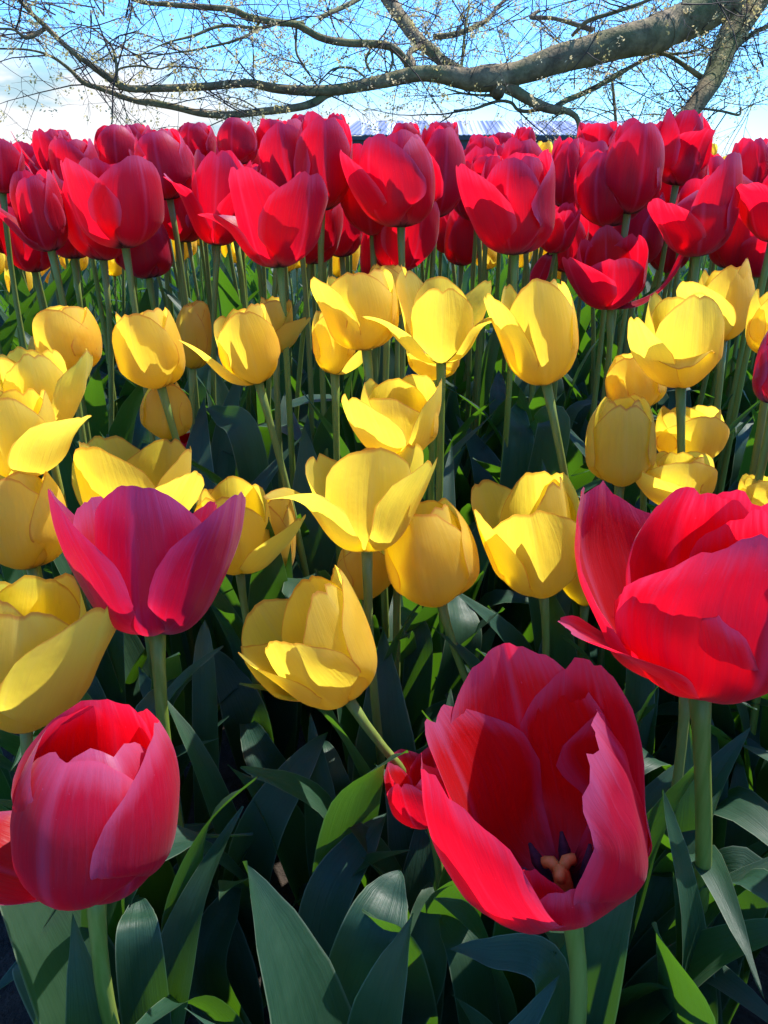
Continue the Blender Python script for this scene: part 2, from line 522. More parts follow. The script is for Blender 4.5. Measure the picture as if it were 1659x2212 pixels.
def build_head(root, L, W, mat, o, az, M, seed, ov=None, res=(15, 20), extra=(), stamens=False, fit=None):
    """Six petals (three outer, three inner) as children of the tulip."""
    ov = ov or {}
    rs = random.Random(seed * 7 + 3)
    specs = []
    for i in range(6):
        outer = i < 3
        a = az + 120 * (i % 3) + (0 if outer else 60)
        sp = dict(az=a + rs.uniform(-7, 7), L=L * (rs.uniform(0.97, 1.04) if outer else rs.uniform(0.93, 1.02)),
                  W=W * (rs.uniform(0.95, 1.05) if outer else rs.uniform(0.88, 1.0)),
                  th=((8 if outer else 16) + rs.uniform(-3, 3), (93 - 27 * o if outer else 96 - 24 * o) + rs.uniform(-3, 3),
                      (126 - 58 * o if outer else 120 - 50 * o) + rs.uniform(-6, 6)),
                  vm=0.47 if outer else 0.45, cup=(1.0 - 0.25 * o) * rs.uniform(0.9, 1.1), r0=0.0045 if outer else 0.003,
                  notch=rs.choice((0.0, 0.02, 0.04, 0.06)), ruffle=rs.uniform(0.45, 1.05), curl=0.0, side=rs.uniform(-0.03, 0.03))
        e = dict(ov.get(i, {}))
        if e.pop('skip', False):
            continue
        if 'Lf' in e:
            sp['L'] *= e.pop('Lf')
        if 'Wf' in e:
            sp['W'] *= e.pop('Wf')
        if 'da' in e:
            sp['az'] += e.pop('da')
        sp.update(e)
        specs.append(sp)
    for e in extra:
        sp = dict(az=0, L=L, W=W, th=(8, 80, 80))
        sp.update(e)
        specs.append(sp)
    raw, fitted = [], []
    for j, sp in enumerate(specs):
        a = sp.pop('az')
        counts = not sp.pop('nofit', False)
        data = petal_data(seed=seed * 13 + j, nu=res[0], nv=res[1], **sp)
        Q = Matrix.Rotation(R(a), 3, 'Z')
        raw.append(([Q @ v for v in data[0]],) + data[1:])
        if counts:
            fitted.append(raw[-1][0])
    sxy = sz = 1.0
    if fit:
        base, depth, bb = fit
        tw, thh = bb[2] - bb[0], bb[3] - bb[1]
        for it in range(7):
            S = Matrix.Diagonal((sxy, sxy, sz))
            xs, ys = [], []
            for vs in fitted:
                for v in vs[::3]:
                    x, y = project(base + M @ (S @ v))
                    xs.append(x); ys.append(y)
            rw, rh = tw / (max(xs) - min(xs)), thh / (max(ys) - min(ys))
            k = rw ** .4 * rh ** .6
            an = max(.93, min(1.07, (rw / rh) ** .5))
            sxy *= k * an ** .5
            sz *= k / an ** .5
            if sxy / sz > 1.3: sxy = sz * 1.3
            if sz / sxy > 1.3: sz = sxy * 1.3
            dx = (bb[0] + bb[2]) / 2 - (min(xs) + max(xs)) / 2
            dy = (bb[1] + bb[3]) / 2 - (min(ys) + max(ys)) / 2
            base += CAM_M @ Vector((dx / FPX * depth, -dy / FPX * depth, 0)) * .8
    M = M @ Matrix.Diagonal((sxy, sxy, sz))
    for vs, fs, uvs, pcs in raw:
        link_mesh('petal', [M @ v for v in vs], fs, mat, root, uvs=uvs, pcs=pcs)
    if stamens:
        vs, fs = tube([M @ Vector((0, 0, z)) for z in (0.0, 0.012, 0.024, 0.028)], [0.0040, 0.0046, 0.0044, 0.0036], 8)
        for k in range(3):
            a = k * 2.094 + 0.4
            lobe = [M @ Vector((math.cos(a) * r_, math.sin(a) * r_, z)) for r_, z in ((0.001, 0.025), (0.0045, 0.0300), (0.0075, 0.029), (0.0080, 0.0250))]
            v2, f2 = tube(lobe, [0.0030, 0.0033, 0.0030, 0.0018], 7)
            b = len(vs)
            vs += v2
            fs += [tuple(i + b for i in f) for f in f2]
        link_mesh('pistil', vs, fs, PISTIL, root)
        for k in range(6):
            a = k * math.pi / 3 + 0.2
            dirn = lambda r_, z: M @ Vector((math.cos(a) * r_, math.sin(a) * r_, z))
            vs, fs = tube([dirn(0.005, 0.0), dirn(0.009, 0.010), dirn(0.0105, 0.013), dirn(0.0150, 0.024), dirn(0.0175, 0.036)],
                          [0.0014, 0.0012, 0.0028, 0.0033, 0.0009], 6)
            link_mesh('stamen', vs, fs, ANTHER, root)


def build_stem(root, foot, axis, r, bow=Vector((0, 0, 0)), seg=16):
    """Stem from foot (relative to the head base at the origin) up into the head, its end lined up with the head's axis."""
    h = foot.length
    P0, P3 = foot, axis * 0.003
    P1 = foot + Vector((0, 0, h * 0.45)) + bow
    P2 = -axis * h * 0.32 + bow * 0.6
    path, rad = [], []
    for i in range(seg):
        t = i / (seg - 1)
        path.append(P0 * (1 - t) ** 3 + P1 * 3 * t * (1 - t) ** 2 + P2 * 3 * t * t * (1 - t) + P3 * t ** 3)
        rad.append(r * (1.22 - 0.25 * t) * (1 + .45 * smooth01((t - .9) / .1)))
    vs, fs = tube(path, rad, 12)
    return link_mesh('stem', vs, fs, STEM, root)


LEAF_W = spline([(0.42,), (0.66,), (0.90,), (1.0,), (0.94,), (0.76,), (0.48,), (0.20,), (0.0,)], 64)


def leaf_data(P, W, face, fold=0.35, twist=0.0, seed=0, nv=26, nu=7):
    """Strip leaf along control points P; face = direction the upper side looks to (roughly)."""
    rs = random.Random(seed)
    pts = [Vector(p) for p in spline([tuple(p) for p in P], nv)]
    ph = rs.uniform(0, 9)
    vs, uvs, fs = [], [], []
    L = sum((pts[i + 1] - pts[i]).length for i in range(nv - 1))
    for i in range(nv):
        v = i / (nv - 1)
        t = (pts[min(i + 1, nv - 1)] - pts[max(i - 1, 0)]).normalized()
        s = t.cross(face)
        if s.length < 0.05:
            s = t.cross(face + Vector((0.3, 0.2, 0.1)))
        s.normalize()
        n = s.cross(t).normalized()
        if twist:
            q = Matrix.Rotation(twist * v, 3, t)
            s, n = q @ s, q @ n
        hw = W / 2 * LEAF_W[int(v * 63)][0]
        fo = fold * (1 - 0.55 * v) + 0.5 * max(0, 0.25 - v) * 2
        for k in range(nu):
            u = -1 + 2 * k / (nu - 1)
            wob = 0.03 * W * u * u * math.sin(v * 13 + ph + (2 if u > 0 else 0)) + 0.02 * W * noise.noise(Vector((v * 5, u + ph, 0)))
            vs.append(pts[i] + s * (u * hw * math.cos(fo * abs(u))) + n * (hw * math.sin(fo) * abs(u) ** 1.5 * 0.8 + wob))
            uvs.append((u * 0.5 + 0.5, v * L * 6))
    for i in range(nv - 1):
        for k in range(nu - 1):
            a = i * nu + k
            fs.append((a, a + 1, a + nu + 1, a + nu))
    return vs, fs, uvs


def add_leaf(root, P, W, face, **kw):
    vs, fs, uvs = leaf_data(P, W, face, **kw)
    return link_mesh('leaf', vs, fs, LEAF, root, uvs=uvs)


def auto_leaves(root, foot, n, seed, size=1.0, res=(20, 7)):
    rs = random.Random(seed * 31 + 5)
    a0 = rs.uniform(0, 360)
    for k in range(n):
        a = R(a0 + k * 150 + rs.uniform(-30, 30))
        d = Vector((math.cos(a), math.sin(a), 0))
        H = size * rs.uniform(0.20, 0.33) * (1 - 0.08 * k)
        out = size * rs.uniform(0.03, 0.10)
        droop = rs.choice((0, 0, 0, 0, 0, 0.35)) * H
        z0 = 0.01 + 0.035 * k
        P = [foot + Vector((0, 0, z0)), foot + d * out * 0.28 + Vector((0, 0, z0 + H * 0.42)),
             foot + d * out * 0.72 + Vector((0, 0, z0 + H * 0.80)), foot + d * (out * 1.35 + droop * 0.4) + Vector((0, 0, z0 + H - droop * 0.6))]
        add_leaf(root, P, size * rs.uniform(0.040, 0.068) * (1 - 0.18 * k), -d + Vector((0, 0, 0.25)), fold=rs.uniform(0.2, 0.6),
                 twist=rs.uniform(-0.4, 0.4), seed=seed + k, nv=res[0], nu=res[1])


def thing(name, label, cat, loc, group=None):
    o = bpy.data.objects.new(name, None)
    o.empty_display_size = 0.02
    C.objects.link(o)
    o.location = loc
    o['label'] = label
    o['category'] = cat
    if group:
        o['group'] = group
    return o


def axis_matrix(lx, ly):
    """Head axis leaning lx degrees to the right and ly degrees away from the viewer."""
    ax = Vector((math.tan(R(lx)), math.tan(R(ly)), 1)).normalized()
    q = Vector((0, 0, 1)).rotation_difference(ax)
    return q.to_matrix(), ax


KS = 1.18                      # scale of the distances below: sets real head size (about 8 cm)
GROUPS = {'R': 'red tulips', 'M': 'red tulips', 'Y': 'yellow tulips'}
MATS = {'R': RED, 'M': PINK, 'Y': YEL}
plants = []


def tulip(c, bx, by, hp, d, o, az, lx, ly, label, ov=None, wf=0.80, foot=(0, 0), bow=(0, 0), r=0.0032, leaves=3, extra=(), stamens=False,
          res=None, hf=0.80):
    i = len(plants) + 1
    bb = BOXES[i - 1]
    if c == 'R' and 44 < i < 90:      # the heads of the far rows crowd one another
        gx, gy = (bb[2] - bb[0]) * .05, (bb[3] - bb[1]) * .025
        bb = (bb[0] - gx, bb[1] - gy, bb[2] + gx, bb[3] + gy)
    d *= KS * (.88 if c == 'Y' and 15 < i < 44 else 1.2 if 44 < i < 100 and i not in (97, 98) else 1.0)   # the red rows stand well behind the yellow ones
    base = at(bx, by, d)
    L = hp * d / FPX / hf
    # the heads lean towards the sunny far side of the bed
    M, ax = axis_matrix(lx, ly + 0.48 * (PITCH + math.degrees(math.atan((by - PH / 2) / FPX))))
    root = thing('yellow_tulip' if c == 'Y' else 'red_tulip', label, 'tulip', (0, 0, 0), GROUPS[c])
    res = res or ((27, 34) if hp > 260 else (15, 19))
    build_head(root, L, L * wf, MATS[c], o, az, M, i, ov, res, extra, stamens, fit=(base, d, bb))
    # the thing's origin is the foot of its stem
    root.location = (base.x + foot[0], base.y + foot[1], 0)
    org = base - root.location
    build_stem(root, Vector((foot[0], foot[1], -base.z)), ax, r, Vector((bow[0], bow[1], 0)))
    for ch in root.children:
        ch.data.transform(Matrix.Translation(org))
    auto_leaves(root, Vector((0, 0, 0)), leaves, i, size=1.0 + .38 * smooth01((base.y - .45) / .35), res=(22, 7))
    plants.append((root, base))
    return root


# where each head shows in the photograph: left, top, right, bottom
BOXES = [
    (8, 1515, 402, 1965), (878, 1395, 1440, 2012), (1240, 1048, 1790, 1520), (105, 1050, 530, 1375), (-90, 1237, 267, 1585),
    (515, 1220, 815, 1533), (660, 957, 945, 1192), (830, 1080, 1036, 1312), (715, 1165, 860, 1295), (1018, 1020, 1265, 1293),
    (1200, 1085, 1345, 1310), (420, 1030, 660, 1243), (520, 1060, 640, 1255), (-60, 1015, 150, 1230), (143, 943, 452, 1155),
    (-80, 835, 122, 1035), (-10, 755, 200, 940), (-60, 790, 40, 915), (65, 660, 226, 805), (60, 720, 130, 800),
    (243, 664, 400, 840), (375, 650, 458, 797), (462, 655, 606, 830), (555, 640, 671, 762), (302, 825, 416, 950),
    (375, 920, 442, 990), (670, 580, 862, 757), (790, 570, 882, 690), (674, 668, 832, 810), (855, 585, 1062, 785),
    (845, 740, 1032, 812), (1046, 604, 1250, 833), (738, 808, 955, 990), (1392, 630, 1565, 838), (1463, 558, 1632, 737),
    (1470, 605, 1530, 645), (1610, 625, 1740, 770), (1625, 705, 1760, 875), (1303, 757, 1445, 890), (1264, 852, 1418, 1052),
    (1410, 875, 1580, 1005), (1335, 978, 1570, 1095), (1590, 1025, 1710, 1105), (828, 1613, 1000, 1790),
    (-20, 370, 138, 540), (142, 340, 345, 532), (245, 470, 370, 598), (503, 365, 698, 573), (385, 310, 560, 545),
    (640, 245, 756, 450), (565, 262, 690, 445), (745, 290, 948, 486), (895, 272, 1000, 465), (995, 335, 1190, 546),
    (1308, 262, 1430, 458), (1240, 320, 1395, 485), (1418, 240, 1535, 397), (1408, 335, 1595, 550), (1222, 490, 1392, 665),
    (1160, 440, 1250, 545), (1190, 460, 1268, 585), (1185, 300, 1258, 446), (1585, 330, 1760, 520), (1570, 485, 1720, 592),
    (1575, 300, 1665, 440), (295, 280, 412, 428), (340, 405, 440, 520), (205, 272, 300, 375), (110, 295, 215, 425),
    (30, 280, 140, 385), (-50, 300, 50, 415), (95, 280, 160, 345), (265, 268, 330, 345), (385, 265, 465, 352),
    (470, 256, 555, 352), (555, 258, 630, 345), (628, 243, 700, 330), (700, 245, 748, 332), (843, 265, 910, 337),
    (920, 265, 995, 332), (1000, 292, 1085, 378), (1050, 288, 1120, 352), (1108, 275, 1155, 355), (1010, 340, 1100, 412),
    (1250, 264, 1330, 342), (1370, 262, 1440, 402), (1155, 302, 1195, 372), (1225, 305, 1260, 350), (1520, 309, 1550, 350),
    (1555, 336, 1590, 365), (735, 350, 775, 440), (715, 455, 785, 525), (668, 460, 730, 555), (1435, 385, 1520, 440),
    (1590, 400, 1640, 490), (1025, 530, 1075, 582), (1420, 1330, 1560, 1490), (1580, 1330, 1700, 1480)]
# ------------------------------------------------------------------ the tulips one can single out
# colour, head base (x, y of the photograph), head height, distance, openness, azimuth, lean right, lean away, label
T = tulip
# --- foreground
T('R', 190, 1960, 440, .350, .20, 268, 2, -8, 'big closed red tulip in front with pink sheen and one petal bent out low', wf=1.0,
  ov={0: dict(Wf=1.15, da=-14, notch=.05, th=(0, 90, 126), Lf=.95), 3: dict(Wf=1.15, da=-8, Lf=.95, th=(0, 90, 130)), 5: dict(th=(-4, 26, 62), Lf=.62, Wf=.7, da=-22, nofit=True), 2: dict(Wf=1.1), 4: dict(Wf=1.15), 1: dict(Lf=.97)}, r=.0044)
T('R', 1318, 2000, 600, .335, .45, 92, -15, -16, 'huge wide open red tulip showing a tan pistil and dark stamens', wf=.70, stamens=True, hf=.86,
  ov={0: dict(Wf=.88, Lf=1.04, th=(14, 90, 84), ruffle=.8), 3: dict(da=2, Wf=.84, Lf=1.0, th=(16, 86, 80), ruffle=.8), 5: dict(da=10, Wf=.92, Lf=1.0, th=(14, 84, 92), ruffle=1.0),
      1: dict(da=-16, th=(8, 80, 98), Wf=.92, Lf=.95, cup=1.0, ruffle=1.2), 2: dict(da=14, Wf=1.05, Lf=.90, th=(12, 84, 118), ruffle=2.4, cup=1.1),
      4: dict(da=14, Lf=.46, Wf=1.15, th=(10, 60, 106), vm=.55, cup=.8, ruffle=1.5)},
  extra=(dict(az=240, L=.070, W=.034, th=(10, 76, 98), cup=1.0),), r=.0046)
T('R', 1520, 1510, 450, .360, .32, 272, 0, -8, 'large red tulip cut by the picture edge with one pale petal sticking out sideways', wf=.80,
  ov={0: dict(Wf=1.25, da=8, notch=.13, th=(8, 84, 98), Lf=.95, ruffle=1.5), 5: dict(th=(6, 66, 104), Lf=.74, Wf=.75, da=10, ruffle=1.8), 3: dict(Wf=1.0, Lf=.95, da=24, ruffle=1.5),
      2: dict(th=(6, 72, 92), Wf=1.2, da=-8, Lf=1.0, ruffle=1.4), 4: dict(Wf=1.2, ruffle=1.6), 1: dict(Wf=1.1, ruffle=1.6)},
  extra=(dict(az=200, L=.098, W=.060, th=(20, 46, 30), cup=.7, vm=.4, nofit=True),), r=.0046, foot=(.03, .03), bow=(.03, .0))
T('M', 335, 1368, 320, .435, .55, 270, 0, 2, 'purplish red tulip opened wide like a goblet among yellow ones', wf=.90, hf=.80,
  ov={0: dict(Wf=1.2, notch=.0, th=(0, 86, 92), vm=.45, Lf=1.0), 3: dict(th=(-3, 60, 80), vm=.42, Wf=1.0, Lf=1.10, da=14, cup=1.0), 5: dict(th=(-3, 60, 84), vm=.42, Wf=1.05, da=-14, Lf=1.06, cup=1.0),
      1: dict(th=(8, 76, 80), Lf=.86), 2: dict(th=(8, 68, 84), Lf=.92, da=10), 4: dict(Lf=.80)}, r=.0042)
T('Y', 40, 1560, 345, .430, .30, 285, 5, -6, 'big yellow tulip with overlapping petals just above the large closed red one', wf=.90,
  ov={0: dict(Wf=1.15, Lf=.92), 3: dict(Lf=1.1, th=(12, 70, 80), Wf=1.0)})
T('Y', 775, 1527, 320, .460, .42, 255, -25, -6, 'sunlit yellow tulip tilted over, its stem slanting down to one side', wf=.86,
  ov={0: dict(th=(6, 74, 100), Wf=1.1, da=-18, Lf=.85), 3: dict(th=(10, 84, 98), da=8, Lf=1.04, Wf=.85), 5: dict(th=(6, 64, 70), Lf=.9, da=-4), 2: dict(th=(8, 66, 82), Wf=1.15), 1: dict(Lf=1.05)}, foot=(.13, .03), bow=(.02, 0))
T('Y', 820, 1190, 232, .490, .62, 270, 0, 4, 'pale yellow tulip with one petal flung out flat to its side', wf=1.0,
  ov={0: dict(Wf=1.1, th=(10, 84, 90), notch=.04, Lf=1.02), 5: dict(th=(0, 58, -6), vm=.45, Wf=.85, Lf=1.10, da=-6, nofit=True), 3: dict(th=(4, 66, 60), Wf=.75, Lf=1.1, da=-4),
      2: dict(th=(10, 66, 82), Wf=.95, Lf=.95), 1: dict(th=(10, 74, 84))}, foot=(.02, 0))
T('Y', 985, 1300, 235, .530, .22, 262, -13, -4, 'yellow tulip leaning away from its slanted stem behind the flung petal one', wf=.85, foot=(.10, 0), hf=.86)
T('Y', 790, 1293, 125, .560, .20, 280, -4, 0, 'dim yellow tulip half hidden between two larger yellow heads', wf=.95)
T('Y', 1190, 1290, 265, .540, .35, 262, -9, -8, 'yellow tulip with a curved shadow across its broad front petal', wf=.86,
  ov={0: dict(Wf=1.05, Lf=.9, th=(8, 82, 84)), 5: dict(th=(6, 72, 82), Wf=.8, da=-4), 2: dict(th=(6, 76, 84)), 3: dict(Wf=.85, da=-8)}, hf=.86)
T('Y', 1300, 1290, 200, .580, .35, 250, 2, 0, 'yellow tulip mostly hidden behind the big red one at the picture edge', wf=.85)
T('Y', 565, 1240, 205, .580, .40, 275, -4, -4, 'ruffled yellow tulip beside the purplish red goblet', wf=.90,
  ov={3: dict(th=(2, 44, 60), Wf=.9), 0: dict(da=-15, Wf=1.1)}, foot=(.01, .02))
T('Y', 592, 1250, 200, .640, .20, 250, 6, 0, 'yellow tulip peeking out right behind the ruffled yellow one', wf=.9)
T('Y', 98, 1228, 212, .520, .20, 262, -7, 0, 'smooth rounded yellow tulip cut by the edge beside the purplish red goblet', wf=.95, hf=.86)
T('Y', 290, 1150, 205, .580, .62, 245, 0, 0, 'splayed yellow tulip with pointed petals behind the purplish red goblet', wf=.82,
  ov={3: dict(th=(0, 52, 40), Wf=.6, Lf=1.2, da=10), 4: dict(th=(10, 80, 84)), 2: dict(th=(4, 70, 92), Wf=.9, Lf=1.05), 0: dict(Wf=1.1, th=(10, 80, 90))})
T('Y', 40, 1032, 200, .590, .45, 270, -2, 0, 'yellow tulip whose side petal curls out level, cut by the edge', wf=.95,
  ov={3: dict(th=(2, 58, 26), Wf=.85, Lf=1.05, vm=.45, nofit=True)})
T('Y', 118, 935, 175, .640, .45, 300, -6, -4, 'crumpled yellow tulip glowing in the sun at the edge', wf=.88,
  ov={0: dict(ruffle=2.2), 3: dict(th=(6, 58, 74), ruffle=2.4, Lf=1.1), 4: dict(ruffle=2.0, Lf=1.08)})
T('Y', 20, 900, 110, .720, .3, 250, 0, 0, 'yellow tulip head at the edge behind the crumpled one', wf=.9)
T('Y', 148, 800, 142, .720, .16, 262, 0, -4, 'yellow tulip with a squared rim standing above the crumpled one', wf=.95, hf=.84)
T('Y', 90, 790, 60, .85, .2, 240, 0, 0, 'small yellow tulip tucked behind the squared rim one', wf=.95)
T('Y', 362, 838, 172, .700, .28, 258, -10, -4, 'yellow tulip cup leaning on a bent stem over a closed yellow bud', wf=.86, foot=(.05, 0), hf=.84)
T('Y', 405, 796, 148, .860, .14, 250, 7, 0, 'narrow yellow tulip standing close behind the leaning cup', wf=.85)
T('Y', 575, 828, 178, .690, .40, 275, -13, -3, 'yellow tulip with a long petal jutting sideways from its cup', wf=.86,
  ov={5: dict(th=(2, 60, 48), vm=.5, Wf=.68, Lf=1.12, da=-4, nofit=True), 0: dict(da=14, Wf=1.05), 2: dict(Wf=1.1)}, foot=(.05, 0))
T('Y', 612, 760, 122, .800, .35, 270, 1, 0, 'small wavy yellow tulip behind the one with the jutting petal', wf=1.0, ov={3: dict(th=(0, 50, 46))})
T('Y', 376, 948, 126, .740, .05, 270, 2, -4, 'closed amber yellow bud hanging low under the leaning cup', wf=.95, hf=.88)
T('R', 405, 990, 66, .86, .6, 240, 2, -25, 'tiny red bloom low in the leaves beside the amber yellow bud', wf=.8)
T('Y', 790, 757, 178, .640, .28, 280, -5, 2, 'tall yellow tulip with a thin red line along its petal rims', wf=.92,
  ov={5: dict(th=(4, 74, 80), Wf=.8, da=-6), 0: dict(da=-14), 3: dict(da=-12, Wf=1.05)}, hf=.84, foot=(.02, 0))
T('Y', 835, 690, 115, .780, .35, 260, 2, 0, 'yellow tulip peeking between two tall yellow heads', wf=1.0)
T('Y', 760, 808, 132, .700, .42, 275, 0, 0, 'amber yellow tulip directly beneath the tall red rimmed one', wf=1.05, ov={3: dict(th=(0, 40, 34), Wf=.55, Lf=1.25)})
T('Y', 967, 783, 190, .640, .55, 270, -1, 2, 'heart shaped yellow tulip with side petals drooping on both sides', wf=.98,
  ov={0: dict(Wf=1.05, Lf=.86, th=(10, 82, 88), notch=.06), 5: dict(th=(0, 46, 8), vm=.45, Wf=.50, Lf=1.10, da=-10, nofit=True), 3: dict(th=(0, 62, -60), vm=.45, Wf=.62, Lf=1.0, da=14, nofit=True),
      2: dict(Lf=1.1, th=(10, 74, 80), Wf=.9, da=-4), 1: dict(Wf=.8, th=(8, 66, 66))})
T('Y', 950, 808, 60, .72, .5, 250, 0, -6, 'amber yellow petals showing under the heart shaped yellow tulip', wf=1.35)
T('Y', 1205, 828, 222, .620, .30, 268, -9, 2, 'tallest pale yellow tulip leaning on a curved stem', wf=.82,
  ov={5: dict(th=(4, 72, 76), Wf=.8, Lf=1.0, da=-2), 0: dict(da=-6), 3: dict(da=-10, Wf=.85, Lf=1.0)}, foot=(.05, .0), bow=(.03, 0), hf=.82)
T('Y', 880, 985, 172, .600, .34, 282, 0, -4, 'yellow tulip with one upright petal behind the flung petal one', wf=.98,
  ov={3: dict(da=6, Lf=1.05, th=(10, 78, 92), Wf=.8), 0: dict(da=-38, Lf=.8), 5: dict(th=(4, 64, 84), da=-6)})
T('Y', 1515, 833, 200, .620, .30, 268, -6, 2, 'yellow tulip with a front petal folded down flat like a shelf', wf=.84,
  ov={0: dict(th=(0, 82, 90), Wf=1.0), 5: dict(th=(4, 56, 66), Wf=.55, nofit=True), 3: dict(Wf=.9, da=-10)},
  extra=(dict(az=252, L=.055, W=.058, th=(40, 64, -50), cup=.5, vm=.4, nofit=True),), foot=(.05, 0), hf=.82)
T('Y', 1580, 735, 170, .720, .30, 272, -4, 2, 'yellow tulip behind and above the one with the folded petal', wf=.90,
  ov={5: dict(th=(2, 60, 62)), 3: dict(Lf=1.05)}, hf=.82)
T('Y', 1500, 640, 40, .9, .3, 250, 0, 0, 'scrap of a yellow head beside the folded petal tulip and higher', wf=1.3)
T('Y', 1672, 765, 140, .640, .25, 270, -2, 0, 'pale yellow tulip sliced by the edge over a bright pink red petal', wf=.9)
T('M', 1690, 870, 165, .520, .20, 262, 4, 0, 'bright pinkish red tulip sliced by the edge among yellow ones', wf=.85)
T('Y', 1402, 888, 128, .700, .05, 262, -14, -3, 'rounded closed yellow bud beneath the folded petal tulip', wf=.98, hf=.90, foot=(.02, 0))
T('Y', 1335, 1048, 185, .620, .14, 258, -4, -8, 'plump upright yellow tulip with petals closing over one another', wf=.86, hf=.86)
T('Y', 1500, 1000, 122, .680, .42, 270, 0, -4, 'wide yellow cup standing behind a bare stem', wf=1.08, ov={3: dict(Lf=1.06, Wf=.6)})
T('Y', 1462, 1090, 108, .620, .36, 265, 0, -4, 'low amber yellow tulip just above the large red edge tulip', wf=1.35, ov={5: dict(th=(0, 54, 70), da=-10)})
T('Y', 1650, 1100, 75, .62, .3, 265, 0, 0, 'yellow tulip top rising at the edge behind the large red one', wf=1.2)
T('R', 868, 1745, 120, .455, .50, 240, -14, -4, 'small red tulip half hidden by a green stem near the huge open one', wf=.7)
# --- the red rows behind
T('R', 92, 525, 160, .600, .26, 250, -4, -4, 'rounded red tulip at the edge with its lower petal drooping', wf=.90, ov={5: dict(th=(0, 50, 62), Wf=.9, da=4), 0: dict(da=18, Wf=1.05)}, hf=.84)
T('R', 265, 530, 192, .585, .38, 92, -3, 2, 'red tulip split into two broad rounded petals facing the camera', wf=.92,
  ov={1: dict(Wf=.98, da=8, th=(6, 80, 92)), 2: dict(Wf=.98, da=-8, th=(6, 80, 92)), 4: dict(Lf=.55)}, hf=.84)
T('R', 330, 598, 128, .700, .10, 255, -3, -4, 'small glowing red bud hanging lower than its row beside a tall stem', wf=.95, hf=.88)
T('R', 598, 570, 205, .560, .55, 92, -2, 3, 'heart shaped red tulip with one petal peeling away at its side', wf=.98,
  ov={1: dict(Wf=1.0, da=14, th=(6, 78, 84), Lf=1.02), 2: dict(Wf=.95, da=-12, th=(6, 68, 82)), 3: dict(th=(0, 58, 14), vm=.5, Wf=.8, Lf=.98, da=25, nofit=True), 4: dict(Lf=.5), 0: dict(Lf=.7)}, hf=.82)
T('R', 440, 530, 200, .650, .50, 270, 8, 2, 'loose red tulip with curled back lower petals leaning into its neighbour', wf=.85,
  ov={5: dict(th=(0, 58, 30), Wf=.8, vm=.45, ruffle=2), 3: dict(th=(4, 60, 20)), 2: dict(Wf=1.1, da=20)}, foot=(-.03, 0))
T('R', 705, 450, 205, .610, .30, 285, 3, 2, 'tall red tulip with a broad petal standing up behind the heart shaped red one', wf=.88, hf=.84)
T('R', 650, 440, 175, .64, .24, 260, -5, 0, 'red tulip packed tightly between the heart shaped and the tall one', wf=.85)
T('R', 865, 480, 194, .585, .24, 95, -2, 0, 'symmetrical rounded red tulip against the shed and the yellow row', wf=.92, hf=.84,
  ov={1: dict(Wf=1.0, da=6), 2: dict(Wf=.85, da=0), 4: dict(Wf=.9, Lf=.98), 3: dict(th=(6, 66, 84), da=24)})
T('R', 942, 460, 190, .690, .12, 282, 3, 2, 'narrow red tulip pressed behind the symmetrical rounded one', wf=.72, hf=.88)
T('R', 1100, 545, 210, .570, .28, 255, -2, 0, 'broad red tulip with a fold of crinkled petals in its middle', wf=.90, hf=.84,
  ov={0: dict(Lf=.92, Wf=.72, da=-6), 3: dict(da=-14, Wf=1.0, ruffle=1.8), 1: dict(ruffle=1.5), 5: dict(th=(6, 66, 84))})
T('R', 1352, 455, 190, .620, .14, 262, 2, 2, 'tall red tulip with one huge smooth front petal', wf=.92, hf=.90, ov={0: dict(Wf=1.05, da=6)})
T('R', 1300, 483, 165, .640, .25, 232, -4, 0, 'red tulip squeezed beside the one with the huge smooth petal', wf=.85)
T('R', 1462, 396, 158, .690, .20, 290, 3, 0, 'red tulip standing right under the drooping tree limb', wf=.85, ov={0: dict(th=(4, 88, 60), Lf=.8, ruffle=2)}, hf=.86)
T('R', 1538, 540, 205, .575, .36, 250, -4, 0, 'red tulip with its front petal folded over and one petal raised', wf=.86,
  ov={0: dict(th=(6, 80, 150), Wf=1.25, Lf=.80, vm=.6), 3: dict(Lf=1.08, th=(10, 80, 96)), 5: dict(th=(2, 56, 70), Lf=.8), 2: dict(Lf=.65), 4: dict(Lf=.8)}, hf=.84)
T('R', 1330, 662, 165, .620, .45, 262, -5, -3, 'red tulip low among yellow ones with a petal streaming out to one side', wf=.86,
  ov={0: dict(th=(6, 80, 92), Lf=.80), 3: dict(th=(4, 72, -10), vm=.7, Wf=.42, Lf=1.32, da=16, nofit=True), 5: dict(th=(4, 62, 80), Lf=.9), 4: dict(Lf=1.1, Wf=.7)}, foot=(.02, 0))
T('R', 1190, 470, 120, .640, .55, 225, 4, -8, 'wilting red tulip with one petal hanging straight down', wf=.8,
  extra=(dict(az=225, L=.066, W=.034, th=(-50, -66, -74), cup=.9, nofit=True),), foot=(-.01, 0))
T('R', 1228, 580, 115, .720, .3, 265, 0, 0, 'dark based red tulip in the shade behind the wilting one', wf=.9)
T('R', 1215, 445, 142, .690, .10, 255, 2, 0, 'slim red tulip standing before the yellow heads and the shed', wf=.72, hf=.88)
T('R', 1655, 510, 200, .570, .35, 258, 4, 0, 'red tulip cut by the edge with petals curling outward', wf=.85, ov={5: dict(th=(2, 50, 20), ruffle=2), 2: dict(th=(4, 62, 50))})
T('R', 1640, 590, 105, .660, .40, 265, -4, -10, 'lower red tulip at the edge, its head tipped to face down', wf=.9)
T('R', 1610, 440, 138, .72, .35, 280, -2, 0, 'ruffled dark red tulip in the group at the picture edge', wf=.85, ov={0: dict(ruffle=2.2)})
T('R', 390, 425, 165, .680, .16, 280, -6, 2, 'red tulip catching sunlit patches above the two petalled one', wf=.95, hf=.88)
